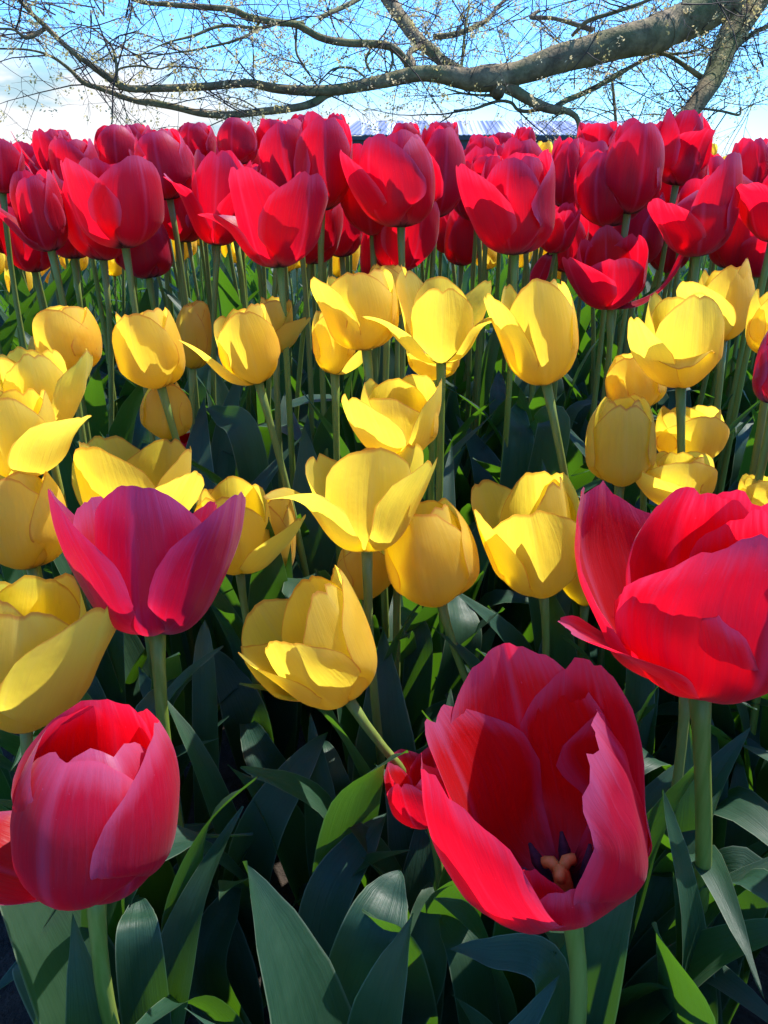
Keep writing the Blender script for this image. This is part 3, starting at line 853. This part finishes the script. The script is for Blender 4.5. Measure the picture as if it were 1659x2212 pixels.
T('R', 385, 515, 130, .720, .2, 260, 4, 0, 'shaded red tulip low behind the loose curled one', wf=.9)
T('R', 270, 375, 110, .780, .15, 275, 0, 2, 'dusky red tulip rising behind the two petalled one', wf=.85, hf=.88)
T('R', 160, 420, 140, .720, .3, 250, -3, 0, 'dull red tulip behind the two petalled one and the edge one', wf=.95)
T('R', 105, 380, 105, .800, .40, 255, -4, 0, 'red tulip with one pointed petal flicked out against the clouds', wf=.85, ov={5: dict(th=(2, 54, 70), Wf=.4, Lf=1.3)})
T('R', 22, 410, 115, .700, .30, 290, 6, 0, 'red tulip at the edge in front of the blue hills', wf=.9)
T('R', 130, 345, 64, 1.0, .25, 270, 0, 0, 'small red tulip top in the far rows below the clouds', wf=.95)
T('R', 305, 345, 78, .92, .2, 245, 2, 0, 'small red tulip beside the dusky one, higher and farther', wf=.8)
T('R', 425, 350, 86, .86, .25, 262, 0, 0, 'mid red tulip top under the lower tree branch', wf=.9)
T('R', 515, 350, 98, .82, .14, 258, 2, 2, 'oval red tulip right below the sagging branch', wf=.9, hf=.88)
T('R', 590, 345, 88, .84, .24, 275, -3, 0, 'red tulip in the skyline below the fork of the sagging branch', wf=.9)
T('R', 660, 330, 88, .84, .16, 250, 0, 0, 'dark red tulip rising highest in its cluster below the branch', wf=.85, hf=.88)
T('R', 728, 330, 86, .84, .14, 285, 6, 0, 'red tulip leaning toward the shed roof', wf=.75, hf=.88)
T('R', 875, 335, 72, .94, .2, 270, 0, 0, 'red tulip top directly before the shed roof, small and rounded', wf=.9)
T('R', 955, 330, 70, .94, .3, 250, 0, 0, 'red tulip top behind the narrow one, before the shed', wf=1.0)
T('R', 1040, 375, 100, .80, .25, 275, 3, 0, 'pinkish red tulip before the shed wall, above the broad crinkled one', wf=.9)
T('R', 1085, 350, 90, .84, .2, 255, -2, 0, 'red tulip before the dark shed eave', wf=.95)
T('R', 1142, 350, 80, .80, .2, 285, 4, 0, 'red tulip with upright petals beside the yellow heads by the shed', wf=.8)
T('R', 1060, 410, 80, .72, .2, 262, 0, 0, 'rounded red petals just behind the broad crinkled tulip', wf=1.1)
T('R', 1285, 340, 76, .84, .45, 262, 0, 0, 'orange lit red tulip at the far end of the shed roof', wf=1.05)
T('R', 1400, 400, 130, .70, .25, 240, 0, 0, 'deep red tulip between the smooth petalled one and the one under the limb', wf=.9)
T('Y', 1170, 375, 72, .95, .2, 262, 0, 0, 'yellow tulip rising among the reds before the shed wall', wf=.85, hf=.88)
T('Y', 1240, 350, 44, 1.05, .2, 250, 0, 0, 'yellow tulip tip behind the slim red one', wf=.95)
T('Y', 1535, 350, 42, 1.2, .2, 250, 0, 0, 'yellow tulip tip beside the red one under the limb', wf=.95)
T('Y', 1575, 365, 28, 1.2, .2, 280, 0, 0, 'small yellow tulip tip lower against the bright sky', wf=1.2)
T('Y', 742, 440, 80, .95, .3, 265, 0, 0, 'yellow tulip squeezed between the tall red and the symmetrical red', wf=.9)
T('Y', 748, 495, 70, .86, .35, 280, 0, -6, 'sunlit yellow tulip below the symmetrical red one', wf=1.1)
T('Y', 700, 500, 66, .92, .3, 250, 0, 0, 'yellow tulip behind the side of the heart shaped red one', wf=1.0)
T('Y', 1440, 440, 90, .92, .4, 262, 0, 0, 'dim yellow tulip under the red ones below the limb', wf=1.2)
T('Y', 1615, 490, 90, .85, .3, 262, 0, 0, 'yellow tulip between the red ones at the picture edge', wf=.9)
T('Y', 1045, 575, 60, .90, .2, 250, 0, 0, 'low yellow tulip lit among stems below the crinkled red one', wf=.9)
T('R', 1485, 1480, 150, .43, .2, 260, 0, 0, 'red tulip showing only its straight stem below the large edge tulip', wf=.9)
T('Y', 1640, 1470, 150, .55, .2, 260, 0, 0, 'yellow tulip showing only a thin stem under the large edge tulip', wf=.9)

# --- leaves one can follow in the foreground: plant they grow from, middle and tip in the photograph, width in metres
FACE = Vector((0, -0.75, 0.66))


def hand_leaf(px, d, mid, tip, W, face=FACE, dz=0.0, fold=.35, twist=0.0, dt=None, seed=0):
    """A leaf seen at those pixels; it grows from the plant whose foot is nearest, or a new flowerless one."""
    d *= KS
    m = at(mid[0], mid[1], d)
    t = at(tip[0], tip[1], (dt * KS) if dt else d * 1.05)
    f = Vector((at(px, 2300, d).x, m.y - 0.03, 0))
    best = min(plants, key=lambda q: (q[0].location - f).length)
    root = best[0]
    o = root.location
    if (o - f).length > 0.10:
        root = thing('tulip_plant', 'flowerless tulip with only broad green leaves among the stems', 'plant', f, 'flowerless tulip plants')
        plants.append((root, f.copy()))
        o = f
    add_leaf(root, [Vector((0, 0, .01)), (m - o) * .5 + Vector((0, 0, -.01)), m - o, (m - o) * .35 + (t - o) * .65 + Vector((0, 0, .006)), t - o], W, face, fold=fold, twist=twist, seed=seed, nv=34, nu=9)


HL = [
    (300, .40, (302, 2060), (300, 1935), .027), (180, .44, (150, 2012), (20, 1978), .020), (90, .42, (95, 2110), (60, 1985), .040),
    (390, .50, (395, 1950), (487, 1790), .036), (530, .50, (560, 1800), (710, 1580), .034), (640, .46, (705, 1960), (836, 1755), .036),
    (740, .40, (795, 2050), (866, 1880), .042), (620, .60, (582, 1660), (519, 1548), .034), (950, .50, (890, 1850), (838, 1640), .034),
    (1060, .43, (1015, 2090), (948, 1975), .028), (1500, .50, (1515, 1780), (1536, 1545), .026), (1520, .46, (1520, 2080), (1560, 1880), .046),
    (430, .56, (445, 1500), (442, 1338), .024), (620, .62, (535, 1560), (458, 1400), .044), (330, .58, (335, 1560), (300, 1440), .020),
    (950, .62, (905, 1400), (858, 1310), .026), (1000, .62, (995, 1400), (985, 1270), .040), (800, .60, (790, 1690), (768, 1560), .030),
    (1110, .76, (1115, 975), (1122, 868), .042), (1085, .95, (1080, 900), (1076, 800), .030), (620, .76, (540, 960), (445, 880), .040),
    (1230, .74, (1195, 935), (1140, 935), .038), (1240, .44, (1260, 2080), (1200, 1960), .040), (1080, .48, (1085, 1980), (1060, 1850), .030),
    (700, .56, (720, 1720), (700, 1600), .034), (480, .46, (450, 2100), (520, 1900), .040), (1620, .55, (1600, 1650), (1640, 1500), .034),
    (30, .60, (40, 1900), (10, 1700), .040), (1350, .52, (1380, 1400), (1360, 1250), .030), (860, .44, (900, 2120), (930, 1900), .034),
]
for k, (px, d, mid, tip, W) in enumerate(HL):
    rs = random.Random(k + 77)
    hand_leaf(px, d, mid, tip, W * 1.12, Vector((rs.uniform(-.5, .5), -.75, .6)), fold=rs.uniform(.15, .6), twist=rs.uniform(-.25, .25), seed=k)
hand_leaf(1340, .36, (1190, 2112), (970, 2050), .026, Vector((.15, -.5, .85)), dt=.37, seed=92, fold=.25)
hand_leaf(1680, .44, (1610, 1905), (1478, 1895), .036, Vector((-.1, -.5, .85)), dt=.46, seed=93)

# --- the bed goes on past the right of the picture; unseen heads added there to shade the leaves in front
rs = random.Random(19)
n_ = 0
for k in range(900):
    x, y = rs.uniform(.20, .85), rs.uniform(.08, .66)
    z = rs.uniform(.36, .46)
    pr = [project(Vector((x + e, y, z + h))) for e in (-.06, .06) for h in (0, .1)]
    if min(q[0] for q in pr) < 1665 or any((x - p[0].location.x) ** 2 + (y - p[0].location.y) ** 2 < .056 ** 2 for p in plants):
        continue
    root = thing('red_tulip', 'unseen red tulip added for its shade past the edge of the picture', 'tulip', (x, y, 0), 'red tulips added for shade past the edge')
    M, ax = axis_matrix(rs.uniform(-6, 6), rs.uniform(-4, 10))
    build_head(root, .088, .075, RED, rs.uniform(.15, .5), rs.uniform(0, 120), M, 1500 + k, None, (9, 12))
    build_stem(root, Vector((0, 0, -z)), ax, .0038, seg=9)
    for ch in root.children:
        ch.data.transform(Matrix.Translation((0, 0, z)))
    auto_leaves(root, Vector((0, 0, 0)), 3, 1600 + k, res=(14, 5))
    plants.append((root, Vector((x, y, z))))
    n_ += 1
    if n_ >= 40:
        break

# --- flowerless plants filling the bed between the flowers
rs = random.Random(11)
for k in range(84):
    y = 0.34 + 1.1 * rs.random() ** 1.2
    x = rs.uniform(-.62, .62) * (0.35 + y * 0.85)
    if k >= 46:
        y = rs.uniform(.20, .60)
        x = (.46 * y + .07) * (rs.uniform(.55, 1.15) * (1 if k < 58 else -1) if k < 64 else rs.uniform(-1, 1))
    root = thing('tulip_plant', 'flowerless tulip with only broad green leaves among the stems', 'plant', (x, y, 0), 'flowerless tulip plants')
    auto_leaves(root, Vector((0, 0, 0)), rs.choice((2, 3, 3)), 500 + k, size=rs.uniform(.85, 1.15), res=(20, 7))
    plants.append((root, Vector((x, y, 0))))

# --- the crowded rows beyond, each flower a copy of one of a few plants


def copy_tree(o, loc, rz, s):
    c = o.copy()
    C.objects.link(c)
    c.location = loc
    c.rotation_euler = (0, 0, rz)
    c.scale = (s, s, s)
    for ch in o.children:
        d_ = ch.copy()
        C.objects.link(d_)
        d_.parent = c
    return c


def proto(c, k, label, group):
    root = thing('yellow_tulip' if c == 'Y' else 'red_tulip', label, 'tulip', (0, 0, 0), group)
    r_ = random.Random(k * 5 + (1 if c == 'Y' else 0))
    M, ax = axis_matrix(r_.uniform(-9, 9), r_.uniform(-9, 9))
    L = r_.uniform(.088, .104)
    build_head(root, L, L * .86, MATS[c], r_.uniform(.1, .5), r_.uniform(0, 120), M, 900 + k, None, (11, 14))
    z = .52
    fo = Vector((r_.uniform(-.04, .04), r_.uniform(-.04, .04), -z))
    build_stem(root, fo, ax, .0029, seg=10)
    for ch in root.children:
        ch.data.transform(Matrix.Translation((-fo.x, -fo.y, z)))
    auto_leaves(root, Vector((0, 0, 0)), 3, 700 + k, size=1.35, res=(12, 5))
    return root


rs = random.Random(5)
LR = 'red tulip in the crowded rows behind the front red flowers'
LY = 'yellow tulip in the far band beyond the red rows'
taken = [(p[0].location.x, p[0].location.y) for p in plants]
for c, y0, y1, n, label, group, zt in (('R', .92, 1.65, 110, LR, 'red tulips in the crowded rows', .59), ('Y', 1.25, 3.4, 130, LY, 'yellow tulips in the far band', .465)):
    protos = [proto(c, k + (20 if c == 'Y' else 0), label, group) for k in range(6)]
    m = 0
    tries = 0
    while m < n and tries < 6000:
        tries += 1
        y = y0 + (y1 - y0) * rs.random()
        x = rs.uniform(-.60, .60) * y * 1.0
        if any((x - a) ** 2 + (y - b) ** 2 < (.050 if c == 'R' else .075) ** 2 for a, b in taken):
            continue
        s = zt / .52 * rs.uniform(.90, 1.08)
        qx, qy = project(Vector((x, y, s * .61)))
        if c == 'R' and (qy < 288 or 700 < qx < 790 or 1140 < qx < 1205):
            continue
        taken.append((x, y))
        if m < 6:
            o = protos[m]
            o.location = (x, y, 0)
            o.rotation_euler = (0, 0, rs.uniform(0, 6.28))
            o.scale = (s, s, s)
        else:
            copy_tree(protos[m % 6], (x, y, 0), rs.uniform(0, 6.28), s)
        m += 1

# the bed goes on behind: leaves too many and too far to tell apart
vs, fs, uvs = [], [], []
r6 = random.Random(61)
for k in range(1500):
    y = 1.5 + 4.2 * r6.random()
    x = r6.uniform(-.62, .62) * y
    a = r6.uniform(0, 6.28)
    d_ = Vector((math.cos(a), math.sin(a), 0))
    H = r6.uniform(.2, .36)
    f0 = Vector((x, y, 0))
    v2, f2, u2 = leaf_data([f0, f0 + d_ * .03 + Vector((0, 0, H * .5)), f0 + d_ * .12 + Vector((0, 0, H))], r6.uniform(.04, .06), -d_ + Vector((0, 0, .2)), seed=k, nv=7, nu=3)
    b = len(vs)
    vs += v2
    fs += [tuple(i + b for i in q) for q in f2]
    uvs += u2
o = link_mesh('tulip_leaves', vs, fs, LEAF, uvs=uvs)
o['kind'] = 'stuff'; o['label'] = 'mass of tulip leaves at the far side of the bed'; o['category'] = 'leaves'

# ------------------------------------------------------------------ ground, hills


def sheet(name, x0, x1, y0, y1, nx, ny, z, mat, amp=0.0, freq=3.0):
    vs = []
    for j in range(ny + 1):
        for i in range(nx + 1):
            x, y = x0 + (x1 - x0) * i / nx, y0 + (y1 - y0) * j / ny
            q = Vector((x * freq, y * freq, 3.3))
            vs.append((x, y, z + amp * (noise.noise(q) + .6 * noise.noise(q * 2.7) + .4 * noise.noise(q * 6.1))))
    fs = [(j * (nx + 1) + i, j * (nx + 1) + i + 1, (j + 1) * (nx + 1) + i + 1, (j + 1) * (nx + 1) + i) for j in range(ny) for i in range(nx)]
    o = link_mesh(name, vs, fs, mat)
    o['kind'] = 'structure'
    return o


sheet('soil_bed', -3.5, 3.5, -0.5, 6.5, 200, 200, 0.0, SOIL, .012, 9)
sheet('ground', -3000, 3000, -3000, 5000, 4, 4, -0.06, LAWN)
r3 = random.Random(3)
vs, fs = [], []
for k in range(150):
    x, y = r3.uniform(-.7, .7), r3.uniform(.25, 1.3)
    a, l = r3.uniform(0, 6.28), r3.uniform(.006, .022)
    p = Vector((x, y, .012))
    v2, f2 = tube([p, p + Vector((math.cos(a) * l, math.sin(a) * l, r3.uniform(-.002, .006)))], [.0011, .0007], 5)
    b = len(vs)
    vs += v2
    fs += [tuple(i + b for i in f) for f in f2]
st = link_mesh('straw_litter', vs, fs, MULCH)
st['kind'] = 'stuff'; st['label'] = 'pale dry bits scattered over the dark soil'; st['category'] = 'litter'

vs, fs = [], []
NH = 120
for i in range(NH + 1):
    x = -2600 + 5200 * i / NH
    h = 34 + 34 * noise.noise(Vector((x * .0016, 7.1, 0))) + 12 * noise.noise(Vector((x * .006, 2.1, 0)))
    h *= 1.0 if x < -300 else max(.25, 1 - (x + 300) / 1600)
    vs += [(x, 2300, -2), (x, 2420, max(8, h) * .7), (x, 2560, max(8, h)), (x, 3000, -2)]
for i in range(NH):
    for k in range(3):
        a = i * 4 + k
        fs.append((a, a + 4, a + 5, a + 1))
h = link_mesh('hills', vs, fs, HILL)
h['kind'] = 'structure'
# ------------------------------------------------------------------ the long shed beyond the field
def metal_material(name, a, b):
    N = NT(name)
    tcn = N.n('TexCoord')
    mp_ = N.n('Mapping', {0: tcn.outputs['Object']})
    mp_.inputs['Scale'].default_value = (1.6, .06, .06)
    nz = N.n('TexNoise', {'Vector': mp_.outputs[0], 'Scale': 1.0, 'Detail': 3.0})
    n2 = N.n('TexNoise', {'Vector': tcn.outputs['Object'], 'Scale': 3.0, 'Detail': 5.0})
    base = N.mix(N.rng(nz.outputs[0], 0.42, 0.58), a, b)
    base = N.mix(N.math('MULTIPLY', n2.outputs[0], 0.2), base, col(.3, .29, .3))
    p = N.n('BsdfPrincipled', {'Base Color': base, 'Roughness': 0.38, 'Metallic': 0.35})
    return N.done(p.outputs[0])


ROOF = metal_material('corrugated roof', col(.20, .20, .27), col(.66, .66, .72))
WALLM = plain('shed wall', col(.030, .036, .055), col(.05, .055, .075), 1.2, .7, .1)


def boxv(x0, x1, y0, y1, z0, z1):
    v = [(x, y, z) for z in (z0, z1) for y in (y0, y1) for x in (x0, x1)]
    f = [(0, 1, 3, 2), (4, 6, 7, 5), (0, 4, 5, 1), (1, 5, 7, 3), (3, 7, 6, 2), (2, 6, 4, 0)]
    return v, f


D = 60.0
px2x = lambda px: (px - PW / 2) / FPX * D * 1.02
zat = lambda py, y: HC + y * math.tan(math.atan((PH / 2 - py) / FPX) - R(PITCH))
xl, xr = px2x(752), px2x(1330)
yo = D * .92
ze, zr = zat(291, yo - .3), zat(261, yo + 5)
barn = thing('shed', 'long low shed with a pale corrugated metal roof beyond the tulips', 'building', (xl + (xr - xl) / 2, yo + 5, 0))
ob = barn.location


def corrugated(name, x0, x1, ya, za, yb, zb, inset, mat):
    vs, fs = [], []
    n = int((x1 - x0) / .11)
    for i in range(n + 1):
        x = x0 + (x1 - x0) * i / n
        b = .035 if i % 3 == 0 else 0.0
        k = inset * (1 - i / n) - inset * (i / n)
        vs += [Vector((x, ya, za + b)) - ob, Vector((x + k, yb, zb + b)) - ob, Vector((x, ya, za + b - .05)) - ob, Vector((x + k, yb, zb + b - .05)) - ob]
    for i in range(n):
        a = i * 4
        fs += [(a, a + 4, a + 5, a + 1), (a + 2, a + 3, a + 7, a + 6), (a, a + 2, a + 6, a + 4)]
    return link_mesh(name, vs, fs, mat, barn, smooth=False)


corrugated('roof', xl, xr, yo - .3, ze, yo + 5, zr, 1.0, ROOF)
corrugated('roof', xl + 1, xr - 1, yo + 10.3, ze, yo + 5.002, zr - .01, 1.0, ROOF)
v, f = boxv(xl + .3, xr - .3, yo, yo + 10, 0, ze - .12)
link_mesh('wall', [Vector(q) - ob for q in v], f, WALLM, barn, smooth=False)
v, f = boxv(xl - .02, xr + .02, yo - .34, yo - .26, ze - .30, ze - .07)
link_mesh('fascia', [Vector(q) - ob for q in v], f, WALLM, barn, smooth=False)
corrugated('lean_to_roof', px2x(1150), px2x(1320), yo - 3.6, zat(338, yo - 3.6), yo - .02, zat(314, yo), .0, ROOF)
for xx_ in (px2x(1155), px2x(1235), px2x(1312)):
    v, f = boxv(xx_ - .08, xx_ + .08, yo - 3.5, yo - 3.34, -.06, zat(338, yo - 3.6) - .05)
    link_mesh('post', [Vector(q) - ob for q in v], f, WALLM, barn, smooth=False)

# ------------------------------------------------------------------ the tree
tree = thing('tree', 'large spreading tree in early blossom with low mossy limbs over the bed', 'tree', (5.2, 6.6, 0))
TO = tree.location
limb_paths = []


def limb(name, pts, d0, d1, bump=.10, seed=1, sides=14, dens=6, lead=None, tail=None, mat=None):
    """pts: (x, y, thickness) of the photograph; distance runs from d0 to d1."""
    n = len(pts)
    L3 = []
    for i, (x, y, t) in enumerate(pts):
        d = d0 + (d1 - d0) * i / (n - 1)
        p = at(x, y, d)
        L3.append((p.x, p.y, p.z, t * .88 * d / FPX / 2))
    if lead:
        L3 = lead + L3
    m = max(8, len(L3) * dens)
    S = spline(L3, m)
    path = [Vector(s[:3]) for s in S]
    rad = [max(.0025, s[3]) for s in S]
    rr = random.Random(seed)
    path = [p + Vector((noise.noise(p * 3 + Vector((seed, 0, 0))), noise.noise(p * 3 + Vector((0, seed, 0))), noise.noise(p * 3 + Vector((0, 0, seed))))) * min(r_ * .5, .02) for p, r_ in zip(path, rad)]
    vs, fs = tube(path, rad, sides, bump, seed)
    limb_paths.append((path, rad))
    return link_mesh(name, [v - TO for v in vs], fs, mat or BARK, tree)


# trunk out of frame to the right; the limbs spring from it
tp = [Vector((5.2, 6.6, -.1)), Vector((5.18, 6.6, .4)), Vector((5.1, 6.55, 1.2)), Vector((5.0, 6.5, 2.1)), Vector((5.05, 6.5, 3.2)), Vector((5.2, 6.6, 4.4))]
S = spline([tuple(p) for p in tp], 30)
vs, fs = tube([Vector(s) for s in S], [.46 - .2 * smooth01(i / 29) + .22 * (1 - smooth01(i / 4)) for i in range(30)], 22, .10, 5)
link_mesh('trunk', [v - TO for v in vs], fs, BARK, tree)

limb('limb', [(1650, -70, 112), (1560, -5, 106), (1500, 35, 92), (1445, 60, 84), (1425, 68, 90), (1400, 76, 80), (1280, 105, 70), (1180, 138, 62), (1110, 160, 54), (1060, 168, 62), (1010, 172, 50), (950, 163, 40), (900, 160, 36), (830, 176, 31)],
     4.9, 4.6, .05, 2, 22, 7, lead=[(5.0, 6.5, 2.6, .26), (3.9, 5.6, 2.35, .20)])
limb('limb', [(835, 175, 31), (760, 190, 28), (700, 194, 25), (600, 191, 22), (545, 180, 20), (500, 183, 20), (450, 188, 18), (350, 190, 17), (275, 191, 16), (235, 170, 18), (200, 145, 15), (150, 108, 13), (100, 60, 12), (60, 22, 10), (20, -25, 9)], 4.6, 4.0, .08, 3, 12)
limb('limb', [(735, 192, 20), (705, 203, 21), (680, 220, 20), (640, 232, 18), (560, 243, 17), (500, 250, 17), (440, 246, 16), (380, 230, 15), (330, 222, 17), (290, 218, 13), (220, 192, 12), (180, 178, 12), (150, 150, 9), (110, 122, 7), (60, 108, 5), (-20, 106, 4)], 4.58, 4.2, .08, 4, 12)
limb('limb', [(790, -110, 40), (815, -45, 36), (850, 15, 34), (890, 65, 32), (930, 110, 30), (965, 140, 28), (1005, 160, 26)], 5.6, 4.78, .06, 5, 14)
limb('branch', [(230, -30, 8), (300, 2, 10), (370, 10, 12), (430, 14, 14), (500, 20, 15), (540, 38, 16), (600, 50, 15), (640, 54, 16), (690, 78, 18), (750, 92, 17), (800, 95, 19), (840, 100, 19), (865, 118, 19), (885, 150, 20), (892, 166, 22)], 4.2, 4.68, .08, 6, 10)
limb('branch', [(885, 165, 18), (895, 140, 16), (885, 115, 15), (905, 100, 13), (915, 82, 12)], 4.7, 5.2, .08, 7, 10)
limb('branch', [(690, 78, 9), (640, 56, 4), (690, 40, 12), (760, 5, 12), (800, -20, 10)][2:], 4.5, 4.9, .06, 8, 8)
limb('branch', [(655, 50, 10), (610, 48, 9), (560, 60, 8), (480, 56, 8), (420, 76, 7), (360, 92, 4), (300, 120, 2)], 4.5, 4.1, .06, 9, 8)
limb('branch', [(560, 48, 8), (545, 70, 7), (500, 90, 6), (420, 108, 5), (350, 118, 3), (280, 140, 2)], 4.4, 4.2, .06, 10, 8)
limb('branch', [(1075, 175, 34), (1110, 200, 30), (1150, 222, 24), (1190, 234, 22), (1220, 238, 16), (1245, 255, 13), (1250, 285, 9), (1240, 310, 6)], 4.72, 4.9, .08, 11, 12)
limb('branch', [(1200, 232, 14), (1225, 215, 14), (1270, 195, 13), (1320, 170, 12), (1370, 140, 9), (1420, 120, 7), (1500, 110, 4), (1560, 80, 3)], 4.85, 5.3, .08, 12, 10)
limb('branch', [(1170, 236, 7), (1140, 240, 8), (1118, 236, 8), (1105, 222, 8), (1080, 218, 7), (1050, 226, 7), (1020, 236, 6), (980, 238, 4)], 4.85, 4.7, .08, 13, 8)
limb('branch', [(1085, 206, 12), (1040, 206, 6), (1000, 202, 5), (960, 190, 3)], 4.75, 4.7, .06, 14, 8)
limb('limb', [(1660, -60, 86), (1625, 0, 76), (1590, 60, 66), (1565, 110, 58), (1545, 155, 52), (1520, 195, 48), (1495, 235, 42), (1465, 265, 40), (1425, 290, 34), (1380, 330, 28), (1330, 370, 20)], 5.5, 5.0, .06, 15, 18, 6, lead=[(5.0, 6.5, 3.0, .24), (4.2, 6.3, 2.85, .18)])
limb('branch', [(1545, 160, 14), (1519, 168, 16), (1480, 142, 12), (1440, 118, 10), (1380, 100, 7), (1320, 82, 4)][1:], 5.3, 5.0, .08, 16, 8)
limb('branch', [(1575, 105, 15), (1600, 92, 13), (1630, 70, 12), (1670, 50, 11), (1720, 20, 10)], 5.35, 5.6, .08, 17, 10)
limb('branch', [(1510, 233, 6), (1560, 240, 6), (1595, 248, 6), (1600, 238, 5), (1601, 232, 4)], 5.0, 5.0, .06, 18, 7)
limb('branch', [(1280, 65, 14), (1200, 40, 10), (1150, 38, 11), (1165, 22, 9), (1230, 0, 7)][:4], 4.9, 5.2, .06, 19, 8)
limb('branch', [(1235, 78, 8), (1270, 45, 10), (1330, 25, 9), (1400, 0, 8), (1460, -30, 7)], 4.7, 4.4, .06, 20, 8)
limb('branch', [(940, 78, 15), (990, 72, 14), (1040, 52, 12), (1058, 40, 10), (1075, 15, 8), (1110, -20, 7)], 5.2, 5.5, .06, 21, 10)
limb('branch', [(995, 160, 9), (1000, 120, 8), (1005, 60, 7), (1012, 20, 5), (1015, -20, 4)], 4.8, 4.9, .06, 22, 7)
limb('branch', [(1320, 165, 5), (1325, 200, 8), (1328, 235, 8), (1330, 275, 8)], 5.4, 5.4, .06, 23, 7)
limb('branch', [(100, 60, 9), (80, 72, 12), (55, 80, 10), (30, 64, 6), (-10, 62, 5)], 4.1, 4.0, .08, 24, 8)
limb('branch', [(250, 176, 9), (252, 145, 8), (240, 100, 5), (200, 62, 4), (150, 50, 2)], 4.2, 4.1, .06, 25, 7)
limb('branch', [(250, 178, 6), (256, 150, 5), (300, 142, 5), (350, 148, 4), (400, 120, 2)], 4.2, 4.3, .06, 26, 7)
limb('branch', [(790, 148, 8), (800, 120, 8), (790, 168, 5), (760, 148, 6), (720, 150, 5), (690, 178, 3)][2:], 4.6, 4.5, .06, 27, 7)
limb('branch', [(842, 100, 7), (848, 130, 6), (880, 60, 4)][:2] + [(838, 165, 4)], 4.6, 4.6, .06, 28, 7)
limb('branch', [(640, 60, 6), (640, 110, 6), (655, 140, 5), (685, 185, 4)], 4.5, 4.5, .06, 29, 7)
limb('branch', [(800, 155, 6), (790, 130, 7), (800, 105, 5)], 4.6, 4.6, .06, 30, 7)
# pruning collar and knob on the great limb
p = at(1075, 198, 4.72)
vs, fs = tube([at(1072, 180, 4.74), at(1074, 195, 4.72), at(1076, 207, 4.71)], [.062, .050, .034], 14, .15, 8)
link_mesh('branch_stub', [v - TO for v in vs], fs, BARK, tree)

# twigs: thin shoots growing from every limb, and the blossom on them
r4 = random.Random(21)
tv, tf, bv, bf = [], [], [], []


def twig(p, d, L, r, depth):
    n = 7
    path, rad = [p], [r]
    bend = Vector((r4.uniform(-1, 1), r4.uniform(-1, 1), r4.uniform(-.9, .7))) * .55
    for i in range(n):
        d = (d + bend * .16 + Vector((r4.uniform(-1, 1), r4.uniform(-1, 1), r4.uniform(-1, 1))) * .16).normalized()
        path.append(path[-1] + d * L / n)
        rad.append(r * (1 - .75 * (i + 1) / n))
    v, f = tube(path, rad, 4, cap=False)
    b = len(tv)
    tv.extend(v)
    tf.extend(tuple(i + b for i in q) for q in f)
    if depth > 0:
        for _ in range(r4.randint(2, 4)):
            i = r4.randint(2, n)
            dd = (d * .7 + Vector((r4.uniform(-1, 1), r4.uniform(-1, 1), r4.uniform(-1, 1)))).normalized()
            twig(path[i], dd, L * r4.uniform(.35, .65), max(.0013, rad[i] * .8), depth - 1)
    else:
        for i in (4, 7):
            if r4.random() < .34:
                c0 = path[i] + Vector((r4.gauss(0, 1), r4.gauss(0, 1), r4.gauss(0, 1))) * .006
                for _ in range(r4.randint(6, 12)):
                    c = c0 + Vector((r4.gauss(0, 1), r4.gauss(0, 1), r4.gauss(0, 1))) * .013
                    a = Vector((r4.gauss(0, 1), r4.gauss(0, 1), r4.gauss(0, 1))).normalized()
                    u = a.orthogonal().normalized() * r4.uniform(.003, .010)
                    w_ = a.cross(u).normalized() * r4.uniform(.003, .008)
                    k = len(bv)
                    bv.extend((c - u - w_ * .4, c + u * .3 - w_, c + u + w_ * .4, c - u * .3 + w_))
                    bf.append((k, k + 1, k + 2, k + 3))


for path, rad in limb_paths:
    ln = sum((a - b).length for a, b in zip(path, path[1:]))
    for _ in range(int(ln * 11)):
        i = r4.randint(1, len(path) - 2)
        t = (path[i + 1] - path[i - 1]).normalized()
        dd = (Vector((r4.uniform(-1, 1), r4.uniform(-1, 1), r4.uniform(-.35, 1.0))) + t * r4.uniform(-.5, .7)).normalized()
        if rad[i] > .03:
            dd.y = abs(dd.y) + .25
            dd.normalize()
        twig(path[i], dd, r4.uniform(.25, .75), r4.uniform(.003, .0055), 2)
# shoots hanging down from the crown above the frame
for _ in range(80):
    px = r4.uniform(-60, 1720) if r4.random() < .5 else r4.uniform(900, 1720)
    p = at(px, r4.uniform(-160, 60), r4.uniform(4.2, 6.4))
    twig(p, Vector((r4.uniform(-1, 1), r4.uniform(-.6, .6), r4.uniform(-.8, .3))).normalized(), r4.uniform(.35, .8), .0045, 2)
for _ in range(90):
    if r4.random() < .62:
        p = at(r4.uniform(1240, 1700), r4.uniform(90, 260), r4.uniform(4.8, 6.6))
    else:
        p = at(r4.uniform(-40, 330), r4.uniform(-20, 90), r4.uniform(3.9, 4.8))
    twig(p, Vector((r4.uniform(-1, 1), r4.uniform(-.6, .6), r4.uniform(-.7, .8))).normalized(), r4.uniform(.3, .7), .0045, 2)
o = link_mesh('twigs', [v - TO for v in tv], tf, TWIG, tree)
o['kind'] = 'stuff'
o = link_mesh('blossom', [v - TO for v in bv], bf, BLOSSOM, tree, smooth=False)
o['kind'] = 'stuff'
print('twig faces', len(tf), 'blossoms', len(bf))
